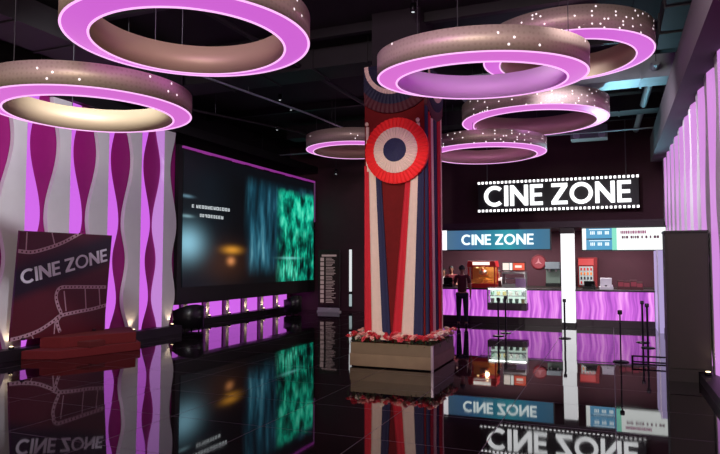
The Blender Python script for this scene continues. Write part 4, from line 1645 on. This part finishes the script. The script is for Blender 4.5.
def hand_chain(verts, edges, iw, wrist, d, side, rnd):
    """palm plus five bent fingers growing from wrist vertex iw along d"""
    d = Vector(d).normalized()
    lat = Vector(side).normalized()
    nrm = d.cross(lat).normalized()
    w0 = Vector(wrist)
    palm = len(verts)
    pc_ = w0 + d * .055
    verts.append((*pc_, .03, .017))
    edges.append((iw, palm))
    for k, (off, ln) in enumerate(((-.026, .066), (-.009, .076), (.009, .072), (.026, .056))):
        b0 = pc_ + d * .035 + lat * off
        b1 = b0 + d * ln * .5 + nrm * .008
        b2 = b1 + d * ln * .42 + nrm * .022
        i0 = len(verts)
        verts += [(*b0, .0095), (*b1, .0085), (*b2, .0065)]
        edges += [(palm, i0), (i0, i0 + 1), (i0 + 1, i0 + 2)]
    t0 = w0 + d * .03 - lat * .034 + nrm * .006
    t1 = t0 + d * .03 - lat * .02 + nrm * .01
    t2 = t1 + d * .026 - lat * .004 + nrm * .012
    i0 = len(verts)
    verts += [(*t0, .011), (*t1, .0095), (*t2, .0075)]
    edges += [(palm, i0), (i0, i0 + 1), (i0 + 1, i0 + 2)]


def person(label, x, y, rz, H, shirt, trous, arms, female=False, apron=None, headturn=0):
    """faces -Y locally; arms: list of (elbow, wrist) offsets from the shoulder for the left (+x) and right (-x) arm"""
    k = H / 1.7
    t = thing('person', label, 'person', (x, y, 0), rz)
    V, E = [], []
    def v(*a):
        V.append(a)
        return len(V) - 1
    pel = v(0, 0, .93, .125, .1)
    bel = v(0, 0, 1.08, .115, .09)
    che = v(0, .005, 1.28, .14, .105)
    nb_ = v(0, .01, 1.41, .085, .07)
    nk = v(0, .005, 1.47, .05, .05)
    h1_ = v(0, -.008, 1.545, .062, .072)
    h2_ = v(0, -.005, 1.61, .072, .088)
    h3_ = v(0, 0, 1.665, .058, .07)
    E += [(pel, bel), (bel, che), (che, nb_), (nb_, nk), (nk, h1_), (h1_, h2_), (h2_, h3_)]
    for s_, (el, wr) in zip((1, -1), arms):
        sh_ = Vector((s_ * .17, .01, 1.39))
        e_ = sh_ + Vector((s_ * el[0], el[1], el[2]))
        w_ = e_ + Vector((s_ * wr[0], wr[1], wr[2]))
        a = v(*sh_, .052)
        b_ = v(*e_, .04)
        c = v(*w_, .026)
        E += [(nb_, a), (a, b_), (b_, c)]
        dd = (w_ - e_)
        hand_chain(V, E, c, w_, dd, Vector((s_ * .3, 1, 0)) if abs(dd.normalized().y) < .7 else Vector((s_, 0, 0)), None)
        hp = v(s_ * .09, 0, .88, .085)
        kn = v(s_ * .1, -.01, .48, .056)
        an = v(s_ * .105, .015, .09, .038)
        ft = v(s_ * .11, -.06, .045, .035)
        toe = v(s_ * .115, -.15, .03, .028)
        E += [(pel, hp), (hp, kn), (kn, an), (an, ft), (ft, toe)]
    skin_mesh('body', V, E, M_skin, t, 2)
    # shirt over the torso and upper arms
    S, SE = [(0, 0, .9, .145, .12), (0, 0, 1.08, .14, .11), (0, .005, 1.28, .162, .125), (0, .01, 1.4, .1, .085)], [(0, 1), (1, 2), (2, 3)]
    for s_, (el, wr) in zip((1, -1), arms):
        sh_ = Vector((s_ * .17, .01, 1.39))
        e_ = sh_ + Vector((s_ * el[0], el[1], el[2])) * .75
        S += [(*sh_, .068), (*e_, .06)]
        SE += [(3, len(S) - 2), (len(S) - 2, len(S) - 1)]
    skin_mesh('shirt', S, SE, shirt, t, 2)
    Tv, TE = [(0, 0, .93, .14, .115)], []
    for s_ in (1, -1):
        n0 = len(Tv)
        Tv += [(s_ * .09, 0, .86, .1), (s_ * .1, -.01, .48, .075), (s_ * .105, .012, .1, .062)]
        TE += [(0, n0), (n0, n0 + 1), (n0 + 1, n0 + 2)]
    skin_mesh('trousers', Tv, TE, trous, t, 2)
    for s_ in (1, -1):
        mb = MB()
        mb.tube([(s_ * .105, .06, .045), (s_ * .108, 0, .048), (s_ * .112, -.09, .042), (s_ * .116, -.17, .034), (s_ * .117, -.195, .03)],
                [.03, .045, .045, .034, .015], 12)
        mb.build('shoe', M_black, t, True)
    # head details
    hair = MB()
    vs, fs = [], []
    n_, m__ = 18, 8
    for i in range(m__ + 1):
        ph = PI * .62 * i / m__
        for j in range(n_):
            a = 2 * PI * j / n_
            fr_ = max(0, -math.sin(a))      # towards the face (-y)
            ph2 = ph * (1 - .42 * fr_)
            vs.append((.083 * math.sin(ph2) * math.cos(a), .01 + .1 * math.sin(ph2) * math.sin(a), 1.61 + .098 * math.cos(ph2) + .012))
    for i in range(m__):
        for j in range(n_):
            fs.append((i * n_ + j, i * n_ + (j + 1) % n_, (i + 1) * n_ + (j + 1) % n_, (i + 1) * n_ + j))
    hair.add(vs, fs)
    if female:
        hair.lathe([(.03, 1.36), (.06, 1.42), (.075, 1.55), (.06, 1.64)], c=(0, .045, 0), n=16)
    hair.build('hair', M_hair, t, True)
    face = MB()
    face.lathe([(.0, -.012), (.009, 0), (.0, .012)], c=(.027, -.088, 1.6), n=8)
    face.lathe([(.0, -.012), (.009, 0), (.0, .012)], c=(-.027, -.088, 1.6), n=8)
    face.build('eyes', M_black, t, True)
    mb = MB()
    mb.tube([(0, -.085, 1.605), (0, -.1, 1.58), (0, -.09, 1.565)], [.008, .014, .008], 8)
    mb.build('nose', M_skin, t, True)
    MB().box(-.022, .022, -.088, -.078, 1.535, 1.543).build('mouth', mat('lips', srgb(120, 60, 56), .6), t)
    for s_ in (1, -1):
        MB().lathe([(.0, -.024), (.014, -.01), (.016, .01), (.0, .026)], c=(s_ * .078, .005, 1.59), n=8).build('ear', M_skin, t, True)
    if apron:
        mb = MB()
        mb.prism([(-.1, .75), (.1, .75), (.12, 1.05), (.08, 1.34), (-.08, 1.34), (-.12, 1.05)], lambda u, v_, d: (u, d, v_), -.16, -.145)
        mb.build('apron', apron, t)
    t.scale = (k, k, k)
    return t


relaxed = [((.05, .02, -.28), (.0, -.06, -.24)), ((.05, .02, -.28), (.0, -.06, -.24))]
work = [((.05, .0, -.27), (-.04, -.22, -.02)), ((.05, .0, -.27), (-.04, -.22, -.04))]
lean_ = [((.05, -.06, -.26), (-.03, -.22, .06)), ((.06, .02, -.27), (.0, -.08, -.23))]
M_mar = mat('maroon_cloth', srgb(112, 34, 46), .85)
M_mard = mat('dark_maroon_cloth', srgb(70, 20, 28), .85)
M_wcl = mat('white_cloth', srgb(222, 214, 214), .85)
M_nvy = mat('dark_navy_denim', srgb(24, 24, 48), .85)
p = AZ(462.5, 326)
person('customer in dark maroon top and navy trousers standing at the counter, back to camera', p.x, p.y, PI + .15, 1.7, M_mard, M_nvy, lean_)
p = AY(449.5, 280, 19.5)
person('staff member in a maroon shirt behind the counter, left of the customer', p.x, 19.75, .1, 1.66, M_mar, M_black, work)
p = AY(444.5, 280, 19.75)
person('staff member in a white top behind the counter, next to the column', p.x - .12, 20.1, -.1, 1.58, M_wcl, M_black, work, True)
p = AY(498.5, 280, 19.6)
person('staff member in white with dark hair behind the display case', p.x, 19.6, .2, 1.55, M_wcl, M_black, work, False, M_mard)

# ============================================================ SUB-PARTS
SUB = {'lit_sign': ('top_canopy',), 'kettle_rod': ('kettle',), 'tap': ('tank',),
       'badge_mark': ('badge_face',), 'spout': ('machine_head',), 'sign_panel': ('sign_case',), 'menu_text': ('sign_case',), 'belt_head': ('post',),
       'printed_rows': ('poster_sheet',), 'caption': ('display_panel',), 'receipt_printer': ('cash_drawer',),
       'fan': ('lower_case',), 'flange': ('duct_body',), 'nose': ('body',), 'eyes': ('body',), 'mouth': ('body',), 'ear': ('body',)}
base = lambda o: o.name.split('.')[0]
byp = {}
for o in list(bpy.data.objects):
    if o.parent:
        byp.setdefault(o.parent.name, []).append(o)
for pn, lst in byp.items():
    for o in lst:
        for want in SUB.get(base(o), ()):
            q = next((c for c in lst if base(c) == want), None)
            if q and q is not o:
                o.location = o.location - q.location
                o.parent = q
                break
